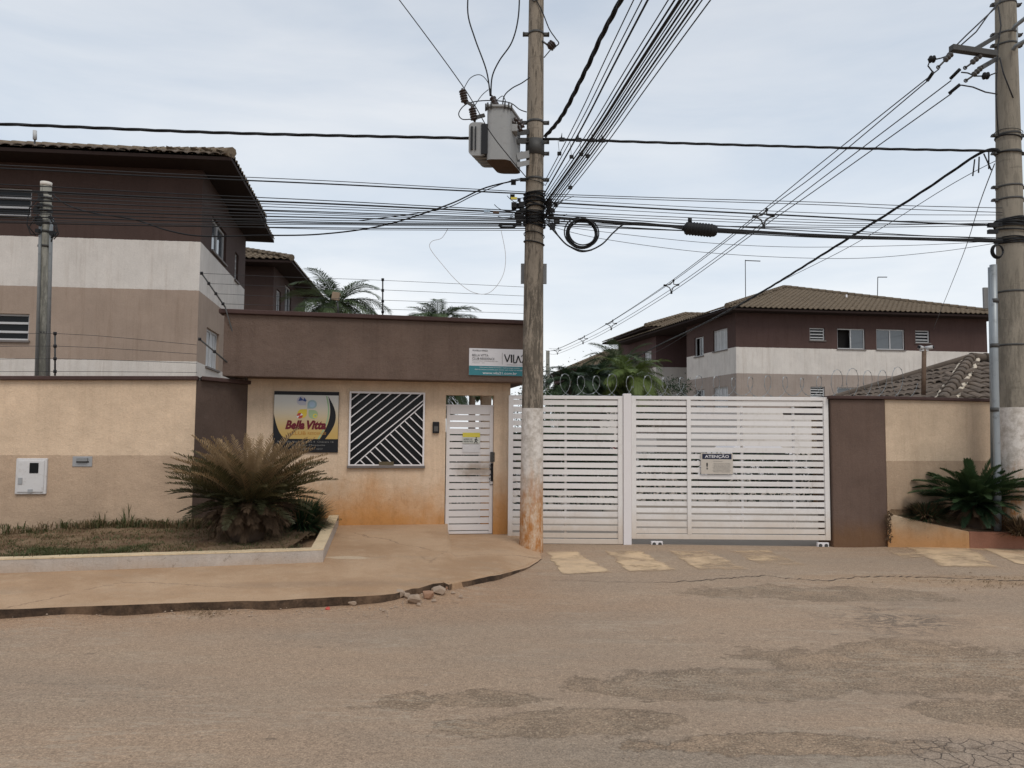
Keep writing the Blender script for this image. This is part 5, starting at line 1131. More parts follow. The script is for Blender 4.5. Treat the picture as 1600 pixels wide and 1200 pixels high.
for _ in range(420):
    px = rr.uniform(0, 840); a = rr.gauss(0, 1)
    yb = 962 - .022 * px if px < 600 else 948 - (px - 600) * .30; q = G(px, yb + abs(a) * 7, 0); s = rr.uniform(.004, .014)
    if rr.random() < .5 and not 560 < px < 760: continue
    c_ = Vector((q.x, q.y, roadz(q.x, q.y) + s * .5)); mb.add([c_ + Vector((s, 0, 0)), c_ + Vector((0, s, 0)), c_ + Vector((-s, 0, 0)), c_ + Vector((0, -s, 0)), c_ + Vector((0, 0, s * .8)), c_ - Vector((0, 0, s))], [(0, 1, 4), (1, 2, 4), (2, 3, 4), (3, 0, 4)])
for _ in range(900):
    q = G(rr.uniform(0, 1600), 905 + 295 * rr.random() ** 1.2, 0); s = rr.uniform(.002, .007); c_ = Vector((q.x, q.y, roadz(q.x, q.y) + s * .3)); mb.add([c_ + Vector((s, 0, 0)), c_ + Vector((0, s, 0)), c_ + Vector((-s, 0, 0)), c_ + Vector((0, -s, 0)), c_ + Vector((0, 0, s * .8))], [(0, 1, 4), (1, 2, 4), (2, 3, 4), (3, 0, 4)])
obj('gravel', mb, M['rock'], label='loose gravel and grit scattered over the dusty road', cat='gravel', kind='stuff')

# palms and greenery beyond the gate
def palm(label, px, py, D, L, cnt, m, seed, lf=.42, trunk=.13, e=(.9, .35, -.15)):
    cc = P(px, py, D); t = thing('palm_tree', label, 'palm tree', (cc.x, cc.y, 0), 'palm trees inside the estate')
    mb = MB(); mb.lathe([(0, trunk * 1.3), (cc.z * .5, trunk), (cc.z, trunk * .8)], (cc.x, cc.y, 0), n=10); obj('trunk', mb, M['bark'], t)
    crown(t, cc, [(cnt // 3, L * .9, e[0], .5, 1.3, 60, lf, .021, m, dict(fwd=.8, vee=.2, hang=.25, rach=.022)), (cnt // 3, L, e[1], .4, 1.5, 62, lf, .021, m, dict(fwd=.7, vee=.1, hang=.4, rach=.022)), (cnt - 2 * (cnt // 3), L * .9, e[2], .4, 1.1, 54, lf, .021, m, dict(fwd=.7, vee=0, hang=.5, rach=.022))], seed=seed, r0=.1)
palm('tall palm behind the gatehouse, beside the dark hipped block', 525, 474, 23.5, 1.75, 34, M['palm'], 3, .5)
palm('palm whose crown just tops the gatehouse parapet near the banner', 682, 508, 24, 1.45, 34, M['palm'], 4, .42, e=(1.0, .6, .1))
palm('drooping palm seen through the gap above the white door, at its left', 690, 590, 19, 1.1, 15, M['palm'], 6, .35, e=(.5, -.1, -.6))
palm('small palm seen through the gap above the white door', 738, 600, 26, .9, 15, M['palm'], 8, .3)
palm('bright green palm behind the gate post', 985, 590, 27, 1.5, 40, M['palm_bright'], 9, .40)
palm('palm with feathery crown left of the brown block window', 968, 572, 33, 1.9, 30, M['palm'], 10, .55, e=(1.0, .5, 0))
palm('dark palm right behind the utility pole above the gate', 893, 596, 26, 1.3, 34, M['hedge'], 14, .4)
palm('dark palm between pole and bright palm above the gate', 932, 594, 28, 1.4, 34, M['hedge'], 15, .42)
def leafmass(name, label, cat, c, r, n, m, leaf=.09, group=None, kind=None, seed=1):
    rr = random.Random(seed); mb = MB(); cl = [Vector((rr.uniform(-1, 1), rr.uniform(-1, 1), rr.uniform(-.7, 1))) for _ in range(14)]
    for _ in range(n):
        q = rr.choice(cl) + Vector((rr.gauss(0, .19), rr.gauss(0, .19), rr.gauss(0, .19))); p = Vector((c[0] + q.x * r[0], c[1] + q.y * r[1], max(.02, c[2] + q.z * r[2])))
        a = Vector((rr.gauss(0, 1), rr.gauss(0, 1), rr.gauss(0, 1))).normalized() * leaf * rr.uniform(.6, 1.3); b = a.cross(Vector((rr.gauss(0, 1), rr.gauss(0, 1), rr.gauss(0, 1)))).normalized() * leaf * .3
        mb.add([p - a, p + b, p + a, p - b], [(0, 1, 2, 3)])
    return obj(name, mb, m, None, label, cat, group, kind)
for i, (px, py, D, rx, rz, m) in enumerate(((880, 620, 30, 1.5, 1.2, 'hedge'), (925, 615, 31, 1.4, 1.5, 'hedge'), (960, 622, 30, 1.1, .9, 'hedge'), (1012, 615, 34, 1.5, 1.0, 'hedge'), (866, 640, 24, .9, .8, 'cyc_green'))):
    p = P(px, py, D); leafmass('shrub', ['dark bushy shrub behind the gate nearest the utility pole', 'tallest dark bush behind the gate under the far tile roof', 'dark bush just left of the bright palm', 'dark bush right of the bright palm below the brown block', 'low bush close behind the gate beside the far concrete pole'][i], 'shrub', (p.x, p.y, p.z - rz * .4), (rx, 1.2, rz), 5200, M[m], .06, 'shrubs inside the estate', seed=i + 20)
for i, (x0, x1, y, h) in enumerate(((1.5, 10.5, 19.5, 1.25), (-1.6, 2.3, 17.5, 1.75))):
    mb = MB(); r5 = random.Random(i)
    for _ in range(9000):
        p = Vector((r5.uniform(x0, x1), y + r5.uniform(-.35, .35), h * r5.random() ** .6)); a = Vector((r5.gauss(0, 1), r5.gauss(0, 1), r5.gauss(0, 1))).normalized() * .06; b = a.cross(Vector((r5.gauss(0, 1), r5.gauss(0, 1), 1))).normalized() * .03; mb.add([p - a, p + b, p + a, p - b], [(0, 1, 2, 3)])
    obj('hedge', mb, M['hedge'], None, ['long low hedge glimpsed through the sliding gate slats', 'short low hedge glimpsed through the narrow gate slats'][i], 'hedge')
# parked cars glimpsed between the slats
def car(label, x, y, rot, m, seed):
    t = thing('parked_car', label, 'car', (x, y, 0), 'cars parked inside the estate'); Rm = Matrix.Translation((x, y, 0)) @ Matrix.Rotation(rot, 4, 'Z')
    def T(p): return Rm @ Vector(p)
    prof = [(-2.0, .35), (-2.05, .75), (-1.85, .92), (-1.1, 1.0), (-.55, 1.42), (.75, 1.45), (1.45, 1.05), (1.95, .95), (2.02, .6), (1.98, .35)]
    mb = MB(); n = len(prof)
    rows = [(-.84, .0), (-.80, .03), (.80, .03), (.84, .0)]
    vs = [T((x_, yy * (.86 if z_ > 1.2 else 1), z_)) for yy, _ in rows for x_, z_ in prof]
    mb.add(vs, [(r * n + i, r * n + i + 1, (r + 1) * n + i + 1, (r + 1) * n + i) for r in range(3) for i in range(n - 1)] + [list(range(n)), list(range(3 * n, 4 * n))[::-1]] + [(r * n, (r + 1) * n, (r + 1) * n + n - 1, r * n + n - 1) for r in range(3)]); obj('body', mb, m, t, bevel=.03)
    mb = MB()
    for sy in (-1, 1):
        for pts in ([(-.98, 1.02), (-.52, 1.36), (.05, 1.38), (.05, 1.02)], [(.12, 1.02), (.12, 1.38), (.7, 1.38), (1.25, 1.04)]):
            mb.add([T((a, sy * (.845 if b < 1.2 else .735), b)) for a, b in pts], [(0, 1, 2, 3)])
    obj('side_glass', mb, M['dark_glass'], t)
    for cx in (-1.25, 1.28):
        for sy in (-.74, .74): mb = MB(); mb.tube([T((cx, sy - .1, .31)), T((cx, sy + .13 * (1 if sy > 0 else 1), .31))], .31, 18); obj('wheel', mb, M['ink'], t)
car('white parked car glimpsed behind the narrow gate leaf', 2.0, 24.5, .1, M['white'], 1); car('red parked car behind the gate slats near the post', 3.1, 29.0, 1.5, M['red'], 2); car('white parked car glimpsed behind the sliding gate near the hedge', 8.0, 26.5, .15, M['white'], 3)

# razor wire along the gates
def razor(name, label, x0, x1, D, yc, r, n, seed, rise=0):
    rr = random.Random(seed); a, b = P(x0, yc, D), P(x1, yc + rise, D); t = thing(name, label, 'razor wire', (a + b) / 2, 'razor wire coils over the gates'); pts = []
    N = n * 18; ph = 0
    for k in range(N + 1):
        u = k / N; th = 2 * pi * n * u; q = a.lerp(b, u); rk = r * (1 + .12 * sin(n * u * 1.7)); pts.append(q + Vector((.80 * rk * cos(th), .5 * rk * cos(th + .3), rk * sin(th))))
    mb = MB(); mb.tube(pts, .004, 4); obj('coil', mb, M['galv'], t)
    mb = MB()
    for k in range(0, N, 3):
        p = pts[k]; d = (pts[k + 1] - p).normalized(); s = d.cross(Vector((0, 1, 0))).normalized() * .009; mb.add([p - d * .014 + s, p + d * .014 + s, p + d * .014 - s, p - d * .014 - s], [(0, 1, 2, 3)])
    obj('barb', mb, M['galv'], t, kind='stuff')
razor('razor_wire', 'razor wire coil above the narrow gate leaf beside the utility pole', 852, 975, GY + .12, 602, .165, 5, 1)
razor('razor_wire', 'razor wire coil above the wide sliding gate', 978, 1300, GY + .12, 604, .16, 12, 2)
razor('razor_wire', 'razor wire coil over the right wall end in front of the guardhouse roof', 1302, 1420, 12.5, 602, .24, 5, 3, -4)

# ------------------------------------------------------------------ utility poles
def band(root, c, r, z, h=.05, lug=True):
    mb = MB(); mb.tube([c + Vector((0, 0, z - h / 2)), c + Vector((0, 0, z + h / 2))], r + .008, 18)
    if lug:
        for s in (-1, 1): mb.box(c + Vector((s * (r + .045) - .04, -.03, z - .02)), c + Vector((s * (r + .045) + .04, .03, z + .02))); mb.tube([c + Vector((s * (r + .07), -.06, z)), c + Vector((s * (r + .07), .05, z))], .013, 6)
    obj('clamp_band', mb, M['steel'], root)
PB, PT_ = P(830, 856, 11.28), P(838, 0, 11.28); PB.z = max(0, PB.z - .02)
pdir = (PT_ - PB) / (PT_.z - PB.z)
def pc(z): return PB + pdir * (z - PB.z)
def prr(z): return .172 - (.172 - .113) * (z - PB.z) / (PT_.z - PB.z)
def zy(y, D=11.28, x=836): return P(x, y, D).z
pole = thing('utility_pole', 'central stained concrete utility pole with white painted foot, carrying the transformer', 'utility pole', (PB.x, PB.y, 0))
mb = MB(); zs_ = [PB.z - .3 + i * .35 for i in range(31)]; mb.tube([pc(z) for z in zs_], [prr(z) for z in zs_], 28); obj('shaft', mb, M['pole'], pole)
for y in (54, 192, 222, 240, 281): z = zy(y); band(pole, pc(z) - Vector((0, 0, z)), prr(z), z, .035)
z = zy(232); mb = MB(); mb.tube([pc(z - .12), pc(z + .12)], prr(z) + .012, 20); obj('collar', mb, M['steel'], pole)
mb = MB(); z0, z1 = zy(440), zy(408); c_ = pc(z0); mb.box((c_.x - .19, c_.y + .16, z0), (c_.x + .20, c_.y + .19, z1)); obj('back_plate', mb, M['sheet'], pole, bevel=.004)
mb = MB(); z = zy(-5); mb.beam(pc(z) + Vector((-.25, -.12, .25)), pc(z) + Vector((.0, -.1, -.12)), .06, .1); obj('crossarm_brace', mb, M['steel'], pole)
# tangle of ties and wraps where the cables cross the pole
rr = random.Random(11); mb = MB()
for k in range(46):
    z = zy(rr.gauss(338, 17) if k < 34 else rr.uniform(285, 320)); r = prr(z) + rr.uniform(.006, .03); a0 = rr.uniform(0, 6.28); tl = rr.uniform(-.06, .06)
    mb.tube([pc(z) + Vector((cos(a) * r, sin(a) * r, tl * sin(a - a0))) for a in [a0 + 2 * pi * j / 20 for j in range(21)]], rr.uniform(.004, .012), 5)
obj('cable_tie', mb, M['black'], pole, kind='stuff')
mb = MB()
for k in range(26):
    s = rr.choice((-1, 1)); z = zy(rr.gauss(338, 12)); c_ = pc(z) + Vector((s * (prr(z) + rr.uniform(.03, .2)), -.12 + rr.uniform(-.05, .05), 0)); r = rr.uniform(.02, .045)
    mb.box(c_ - Vector((r, r * .6, r)), c_ + Vector((r, r * .6, r)))
obj('anchor_clamp', mb, M['black'], pole, kind='stuff')
mb = MB()
for k in range(16):
    s = rr.choice((-1, 1)); z = zy(rr.uniform(310, 350)); p = pc(z) + Vector((s * prr(z), -.1, 0)); q = p + Vector((s * rr.uniform(.08, .35), -.03, -rr.uniform(.05, .3))); r_ = p + Vector((s * rr.uniform(.1, .5), -.05, rr.uniform(-.1, .05)))
    mb.tube([p.lerp(q, t).lerp(q.lerp(r_, t), t) for t in [j / 10 for j in range(11)]], .005, 4)
obj('loose_tail', mb, M['black'], pole, kind='stuff')

def PR(px, py, D): return P(px, py, D + .7)
# right pole
QB, QT = PR(1588, 850, 11.2), PR(1571, 0, 11.2); qdir = (QT - QB) / (QT.z - QB.z)
def qc(z): return QB + qdir * (z - QB.z)
def qr(z): return .246 - (.246 - .147) * (z - QB.z) / (QT.z - QB.z)
pr_ = thing('utility_pole', 'thick concrete utility pole at the right edge, standing in the planter with a metal conduit', 'utility pole', (QB.x, QB.y, 0))
mb = MB(); zs_ = [QB.z - .3 + i * .35 for i in range(31)]; mb.tube([qc(z) for z in zs_], [qr(z) for z in zs_], 30); obj('shaft', mb, M['pole_r'], pr_)
for y in (8, 55, 72, 212, 240, 293, 313, 345, 352, 376, 457, 540): z = zy(y, 11.9, 1575); band(pr_, qc(z) - Vector((0, 0, z)), qr(z), z, .03, y < 330)
mb = MB(); mb.tube([PR(1552, 414, 10.95), PR(1554, 560, 10.95), PR(1558, 735, 10.95), PR(1559, 830, 10.95)], .052, 14); cd = obj('conduit', mb, M['galv'], pr_)
mb = MB(); mb.tube([PR(1546.5, 418, 11.0), PR(1549, 560, 11.0), PR(1551, 735, 11.0)], .028, 10); obj('conduit', mb, M['galv'], pr_)
for y in (470, 540, 640): mb = MB(); p = PR(1554, y, 10.95); mb.tube([p + Vector((0, 0, -.03)), p + Vector((0, 0, .03))], .062, 12); obj('conduit_coupler', mb, M['steel'], pr_)
mb = MB(); a, b = PR(1538, 482, 11.3), PR(1552, 451, 11.4); mb.box((a.x, a.y, a.z), (b.x, a.y + .04, b.z)); obj('back_plate', mb, M['sheet'], pr_, bevel=.005)
# crossarm and braces
mb = MB(); mb.beam(PR(1486, 75, 10.6), PR(1555, 85, 10.75), .10, .09); xa = obj('crossarm', mb, M['steel'], pr_, bevel=.006)
mb = MB(); mb.beam(PR(1520, 79, 10.7), PR(1557, 57, 11.1), .06, .06); obj('crossarm_brace', mb, M['steel'], pr_)
mb = MB(); mb.beam(PR(1533, 106, 10.7), PR(1557, 92, 11.1), .06, .06); obj('crossarm_brace', mb, M['steel'], pr_)
mb = MB(); mb.beam(PR(1583, 38, 11.1), PR(1583, 76, 11.1), .07, .12); obj('lamp_arm_plate', mb, M['galv'], pr_, bevel=.01)
for y0, y1 in ((40, 24), (72, 60)):
    mb = MB(); mb.tube([PR(1583, y0 + 6, 11.0), PR(1587, y0, 10.95), PR(1605, y1 + 2, 10.8), PR(1650, y1 - 24, 10.3)], .032, 10); obj('lamp_arm', mb, M['galv'], pr_)
def insul(parent, a, b, nd=5, r=.055, m=None, name='insulator'):
    a, b = Vector(a), Vector(b); Ln = (b - a).length; prof = [(0, .012)]
    for k in range(nd): h = Ln * (.12 + .76 * k / nd); st = Ln * .76 / nd; prof += [(h, r * .45), (h + st * .35, r), (h + st * .6, r), (h + st * .8, r * .45)]
    prof.append((Ln, .012)); mb = MB(); mb.lathe(prof, a, b - a, 12); return obj(name, mb, m or M['polymer'], parent)
def strain(a, b, c): 
    insul(pr_, a, b, 3, .045); mb = MB(); mb.tube([b, c], .014, 8); mb.tube([c + Vector((.025 * cos(t), 0, .025 * sin(t))) for t in [2 * pi * j / 10 for j in range(11)]], .009, 6); obj('clevis', mb, M['steel'], pr_)
strain(PR(1489, 82, 10.6), PR(1474, 97, 10.6), PR(1466, 105, 10.6)); strain(PR(1535, 84, 10.7), PR(1515, 101, 10.7), PR(1508, 106, 10.7)); strain(PR(1535, 104, 10.7), PR(1518, 120, 10.7), PR(1509, 126, 10.7))
for px, py in ((1456, 93), (1540, 119)): p = PR(px, py, 10.6); insul(pr_, p + Vector((-.06, 0, 0)), p + Vector((.07, 0, .01)), 2, .055, M['black'], 'spool_insulator')
for pts in ([(1461, 93), (1470, 91), (1479, 88)], [(1453, 95), (1450, 103), (1457, 112)], [(1502, 113), (1512, 114), (1524, 119), (1534, 119)], [(1548, 117), (1558, 113)], [(1502, 133), (1520, 136), (1540, 144), (1558, 147)], [(1562, 90), (1568, 115), (1583, 153)], [(1560, 10), (1564, 40), (1559, 75), (1556, 150), (1560, 215)], [(1480, 85), (1510, 55), (1545, 22), (1572, -10)], [(1500, 72), (1525, 50), (1545, 22), (1556, 12)]):
    p3 = [PR(x, y, 10.7 if x < 1556 else 10.98) for x, y in pts]; mb = MB(); mb.tube(p3, .011, 5); obj('jumper_lead', mb, M['cable_grey'], pr_)
for (x0, y0, x1, y1) in ((1488, 118, 1500, 108), (1452, 121, 1458, 113), (1486, 141, 1500, 132)):
    mb = MB(); mb.tube([PR(x0 - 3, y0 + 5, 10.9), PR(x1, y1, 10.75)], .026, 8); obj('line_grip', mb, M['black'], pr_)
mb = MB()
for k in range(24):
    z = zy(rr.choice((214, 240, 345, 352, 378, 378, 350)) + rr.gauss(0, 3), 11.9, 1578); r = qr(z) + rr.uniform(.005, .03); a0 = rr.uniform(0, 6.28)
    mb.tube([qc(z) + Vector((cos(a) * r, sin(a) * r, .03 * sin(a - a0))) for a in [2 * pi * j / 20 for j in range(21)]], rr.uniform(.004, .014), 5)
obj('cable_tie', mb, M['black'], pr_, kind='stuff')
mb = MB()
for j in range(3): mb.tube([PR(1560, 392, 10.85) + Vector((.075 * cos(t) * (1 + .1 * j), .02 * j, .09 * sin(t) * (1 + .1 * j))) for t in [2 * pi * q / 20 for q in range(21)]], .010, 6)
obj('cable_loop', mb, M['black'], pr_)
for y in (352, 362): mb = MB(); p = PR(1551, y, 10.95); mb.box(p - Vector((.07, .03, .03)), p + Vector((.07, .03, .03))); obj('anchor_clamp', mb, M['black'], pr_)

# left pole behind the wall
LB, LT = P(66, 600, 11.6), P(72, 291, 11.6)
lp = thing('utility_pole', 'slim grey concrete pole with pale cap rising behind the left wall', 'utility pole', (LB.x, LB.y, 0))
ld = (LT - LB) / (LT.z - LB.z); gb_ = LB + ld * (0 - LB.z)
mb = MB(); mb.tube([gb_, LB, LT], [.125, .105, .078], 16); obj('shaft', mb, M['pole_far'], lp)
mb = MB(); mb.tube([LT, LT + Vector((0, 0, .06))], .082, 16); obj('cap', mb, simple('pale_cap', (.62, .58, .52), .8), lp)
for dx, r in ((-8, .022), (9, .026)): mb = MB(); mb.tube([P(66 + dx - 1, 600, 11.45), P(71 + dx, 355, 11.5), P(72 + dx, 340, 11.5)], r, 8); obj('conduit', mb, M['galv'], lp)
for y in (310, 322, 330, 348, 362, 385, 520): z = zy(y, 11.6, 70); band(lp, LB + ld * (z - LB.z) - Vector((0, 0, z)), .09, z, .03, False)
mb = MB()
for k in range(26): s = rr.choice((-1, -1, 1)); p = P(71 + s * rr.uniform(7, 16), rr.uniform(298, 365), 11.45); r = rr.uniform(.012, .035); mb.box(p - Vector((r, r, r)), p + Vector((r, r, r)))
obj('anchor_clamp', mb, M['black'], lp, kind='stuff')
mb = MB()
for pts in ([(60, 310), (46, 325), (42, 350), (48, 366), (62, 366)], [(78, 335), (88, 350), (90, 362), (82, 372), (80, 378)], [(78, 340), (86, 352), (84, 366), (80, 372)], [(80, 345), (92, 365), (84, 374)], [(62, 330), (52, 345), (45, 355), (56, 368)]):
    mb.tube([P(x, y, 11.4) for x, y in pts], .009, 5)
obj('loose_tail', mb, M['black'], lp, kind='stuff')
# far pole
a = P(856, 548, 55); tubeobj('distant_pole', [(a.x, a.y, 0), (a.x, a.y, a.z)], [.19, .13], M['pole_far'], 'distant concrete pole seen right of the central pole above the gate', 'utility pole', n=12)

# ------------------------------------------------------------------ transformer
tr = thing('transformer', 'grey pole-mounted transformer with side radiator and brown underside hanging left of the central pole', 'transformer', P(783, 250, 10.75))
# footprint corners traced on the underside
fl, fr_, br_, bl_ = P(758, 249, 10.65), P(789, 250, 10.65), P(809, 274, 11.3), P(779, 276, 11.3)
zb = fl.z; U = Vector((fr_.x - fl.x, 0, 0)); Vd = Vector((bl_.x - fl.x, .60, 0)); o0 = Vector((fl.x, fl.y, 0)); U = U * 1.22
zt = P(775, 172, 10.75).z
def foot(r=.30, n=6):
    pts = []
    for cx, cy, a in ((1, 1, 0), (0, 1, 1), (0, 0, 2), (1, 0, 3)):
        for k in range(n + 1):
            t = a * pi / 2 + pi / 2 * k / n; pts.append((cx + (-r if cx else r) + r * cos(t), cy + (-r * .5 if cy else r * .5) + r * .5 * sin(t)))
    return pts
def tp(a, b, z): p = o0 + U * a + Vd * b; return Vector((p.x, p.y, z))
ft_ = foot(.28); n = len(ft_)
mb = MB(); mb.add([tp(a, b, zb) for a, b in ft_] + [tp(a, b, zt) for a, b in ft_], [(i, (i + 1) % n, n + (i + 1) % n, n + i) for i in range(n)], smooth=True); mb.add([tp(a, b, zt) for a, b in ft_], [list(range(n))]); obj('tank', mb, M['tank'], tr)
mb = MB(); mb.add([tp(.5 + (a - .5) * 1.01, .5 + (b - .5) * 1.01, zb) for a, b in ft_] + [tp(a, b, zb + .004) for a, b in ft_], [list(range(n))[::-1]] + [(i, (i + 1) % n, n + (i + 1) % n, n + i) for i in range(n)]); obj('underside', mb, M['dull_brown'], tr)
mb = MB(); s_ = 1.10; mb.add([tp(.5 + (a - .5) * s_, .5 + (b - .5) * s_, zt + q) for q in (0, .03) for a, b in ft_], [(i, (i + 1) % n, n + (i + 1) % n, n + i) for i in range(n)] + [list(range(n, 2 * n)), list(range(n))[::-1]]); ld_ = obj('lid', mb, M['tank'], tr)
mb = MB()
for a, b in ft_[::2]: p = tp(.5 + (a - .5) * 1.1, .5 + (b - .5) * 1.1, zt); mb.tube([p + Vector((0, 0, -.03)), p + Vector((0, 0, .055))], .014, 6)
obj('bolt', mb, M['steel'], ld_, kind='stuff')
zr0, zr1 = P(745, 243, 10.7).z, P(745, 191, 10.7).z
for k in range(5):   # radiator panels: rounded plates side by side
    b = .08 + k * .19; mb = MB(); pr2 = []
    for cx, cz, a in ((1, 1, 0), (0, 1, 1), (0, 0, 2), (1, 0, 3)):
        rw = .30
        for j in range(6):
            t = a * pi / 2 + pi / 2 * j / 5; pr2.append(((cx + (-rw if cx else rw) + rw * cos(t)), cz + (-.13 if cz else .13) + .13 * sin(t)))
    m_ = len(pr2); q = [[tp(-.02 - .72 * (1 - x), b + db, zr0 + (zr1 - zr0) * z - (0)) for x, z in pr2] for db in (0, .07)]
    mb.add(q[0] + q[1], [(i, (i + 1) % m_, m_ + (i + 1) % m_, m_ + i) for i in range(m_)] + [list(range(m_)), list(range(m_, 2 * m_))[::-1]]); obj('radiator_fin', mb, M['tank'], tr)
for x in (-.60, -.44):   # black bars painting the shade inside the front radiator plate's grooves
    mb = MB(); p, q = tp(x, .06, zr0 + .08), tp(x, .06, zr1 - .07); mb.beam(p, q, .03 if x < -.5 else .016, .03); obj('groove_shade', mb, M['ink'], tr)
mb = MB(); mb.box(tp(-.20, .045, zr0 + .02), tp(-.03, .5, zr1 - .03)); obj('slot_shade', mb, M['ink'], tr)  # black box painted as the shade in the slot between radiator and tank
insul(tr, tp(.35, .3, zt + .03), P(768, 149, 10.9), 4, .05, M['ceramic'], 'bushing')
for x in (801, 806, 811): p = P(x, 196 + (x - 801), 10.8); insul(tr, p - Vector((.0, 0, .0)), p + Vector((.07, -.03, .12)), 2, .04, M['ceramic'], 'bushing')
mb = MB(); p = P(803, 204, 10.85); mb.box(p - Vector((.08, .1, .05)), p + Vector((.05, .1, .06))); obj('terminal_plate', mb, M['tank'], tr, bevel=.01)
for (x0, y0, x1, y1) in ((722, 138, 727, 163), (737, 166, 742, 191)):
    insul(tr, P(x0, y0, 10.8), P(x1, y1, 10.8), 5, .055, M['ceramic'], 'surge_arrester')
mb = MB(); mb.beam(P(727, 158, 10.8), P(740, 166, 10.8), .025, .04); mb.beam(P(742, 184, 10.8), P(757, 180, 10.85), .03, .05); obj('arrester_bracket', mb, M['steel'], tr)
for y in (208, 221, 243, 256):
    mb = MB(); mb.beam(P(806, y + (0 if y < 240 else 2), 11.0), P(826, y - 2, 11.2), .05, .07 if y != 243 else .1); obj('hanger', mb, M['tank'] if y > 230 else M['steel'], tr)
for pts, r in (([(733, -30), (731, 20), (742, 60), (760, 110), (766, 150)], .011), ([(812, -30), (810, 25), (800, 65), (780, 95), (769, 120), (767, 150)], .011), ([(724, 140), (735, 122), (750, 117), (762, 128), (767, 146)], .006), ([(740, 168), (752, 150), (763, 140)], .006),
               ([(738, 186), (722, 186), (717, 176), (730, 162), (760, 157), (795, 160), (812, 171), (823, 175)], .008), ([(785, 168), (788, 150), (800, 138), (815, 130), (828, 121)], .009), ([(775, 158), (785, 150), (790, 158)], .006)):
    mb = MB(); P3 = [P(x, y, 10.85) for x, y in pts]
    out_ = []
    for i in range(len(P3) - 1):
        a, b, c, d = P3[max(0, i - 1)], P3[i], P3[i + 1], P3[min(len(P3) - 1, i + 2)]
        for j in range(6): t = j / 6; out_.append(.5 * ((2 * b) + (c - a) * t + (2 * a - 5 * b + 4 * c - d) * t * t + (3 * b - a - 3 * c + d) * t ** 3))
    out_.append(P3[-1]); mb.tube(out_, r, 5); obj('lead', mb, M['black'], tr)

# ------------------------------------------------------------------ cables
def spline(P3, k=8):
    out_ = []
    for i in range(len(P3) - 1):
        a, b, c, d = P3[max(0, i - 1)], P3[i], P3[i + 1], P3[min(len(P3) - 1, i + 2)]
        for j in range(k): t = j / k; out_.append(.5 * ((2 * b) + (c - a) * t + (2 * a - 5 * b + 4 * c - d) * t * t + (3 * b - a - 3 * c + d) * t ** 3))
    return out_ + [P3[-1]]
def cable(P3, r, m, label, cat='cable', group=None, name='cable', k=8):
    mb = MB(); mb.tube(spline([Vector(p) for p in P3], k), r, 5); return obj(name, mb, m, None, label, cat, group)
def twisted(P3, rc_, rs, pitch, label, name='twisted_cable', group=None, m=None):
    path = spline([Vector(p) for p in P3], 60); t = thing(name, label, 'cable', path[0], group); L_ = [0]
    for a, b in zip(path, path[1:]): L_.append(L_[-1] + (b - a).length)
    for s in range(3):
        pts = []
        for i, p in enumerate(path):
            d = (path[min(i + 1, len(path) - 1)] - path[max(0, i - 1)]).normalized(); u = d.cross(Vector((0, 0, 1))).normalized(); v = u.cross(d); a = 2 * pi * (L_[i] / pitch + s / 3); pts.append(p + (u * cos(a) + v * sin(a)) * rc_)
        mb = MB(); mb.tube(pts, rs, 5); obj('strand', mb, m or M['black'], t)
def DL(px): return 11.12 + (px - 830) / 830 * 1.15
def DR(px): return 11.12 + (px - 840) / 740 * .6
twisted([P(-260, 188, DL(-260)), P(0, 194, DL(0)), P(360, 208, DL(360)), P(730, 216, DL(730)), P(826, 218, 11.15)], .012, .012, 1.15, 'thick twisted power cable running left from the transformer to the frame edge')
twisted([P(848, 217, 11.15), P(1100, 225, DR(1100)), P(1350, 232, DR(1350)), P(1562, 236, 11.67)], .011, .011, 1.15, 'thick twisted power cable running right from the central pole to the right pole')
for k, (x, dy) in enumerate(((877, 0), (903, 1), (924, 2), (940, 3))):
    mb = MB(); p = P(x, 218 + dy * .5, 11.1); mb.beam(p - Vector((.03, 0, 0)), p + Vector((.05, 0, 0)), .04, .05); mb.tube([p, p + Vector((.01, 0, .10))], [.016, .003], 6); obj('tap_connector', mb, M['black'], label='%s tap connector from the central pole on the upper twisted cable' % ('first', 'second', 'third', 'fourth')[k], cat='connector', group='tap connectors on the twisted cable')
LLab = 'thin black telecom cable running left from the central pole past the left block'
Lc = [(258, 282, 300, .006), (263, 287, 303, .011), (288, 313, 330, .007), (297, 318, 333, .013), (299, 322, 336, .006), (305, 326, 338, .006), (312, 331, 341, .008), (320, 336, 344, .006), (326, 340, 346, .010), (333, 344, 349, .006), (338, 349, 352, .009), (346, 351, 354, .006), (348, 356, 357, .008), (330, 347, 350, .007), (310, 333, 343, .006), (341, 358, 360, .005)]
ORD = ('first', 'second', 'third', 'fourth', 'fifth', 'sixth', 'seventh', 'eighth', 'ninth', 'tenth', 'eleventh', 'twelfth', 'thirteenth', 'fourteenth', 'fifteenth', 'lowest')
Ls_ = sorted(q[1] for q in Lc)
for y0, y1, y2, r in Lc:
    LLab = ('thick black' if r > .009 else 'thin dark') + ' telecom cable, ' + ORD[Ls_.index(y1)] + ' from the top over the gatehouse, left of the central pole'
    cable([P(-250, y0 - (y1 - y0) * .35, DL(-250)), P(0, y0, DL(0)), P(250, (y0 + y1) / 2 + 1, DL(250)), P(500, y1, DL(500)), P(670, (y1 + y2) / 2 + .5, DL(670)), P(822, y2, 11.12)], r, M['black'] if r > .0065 else M['cable_grey'], LLab, group='telecom cables left of the central pole')
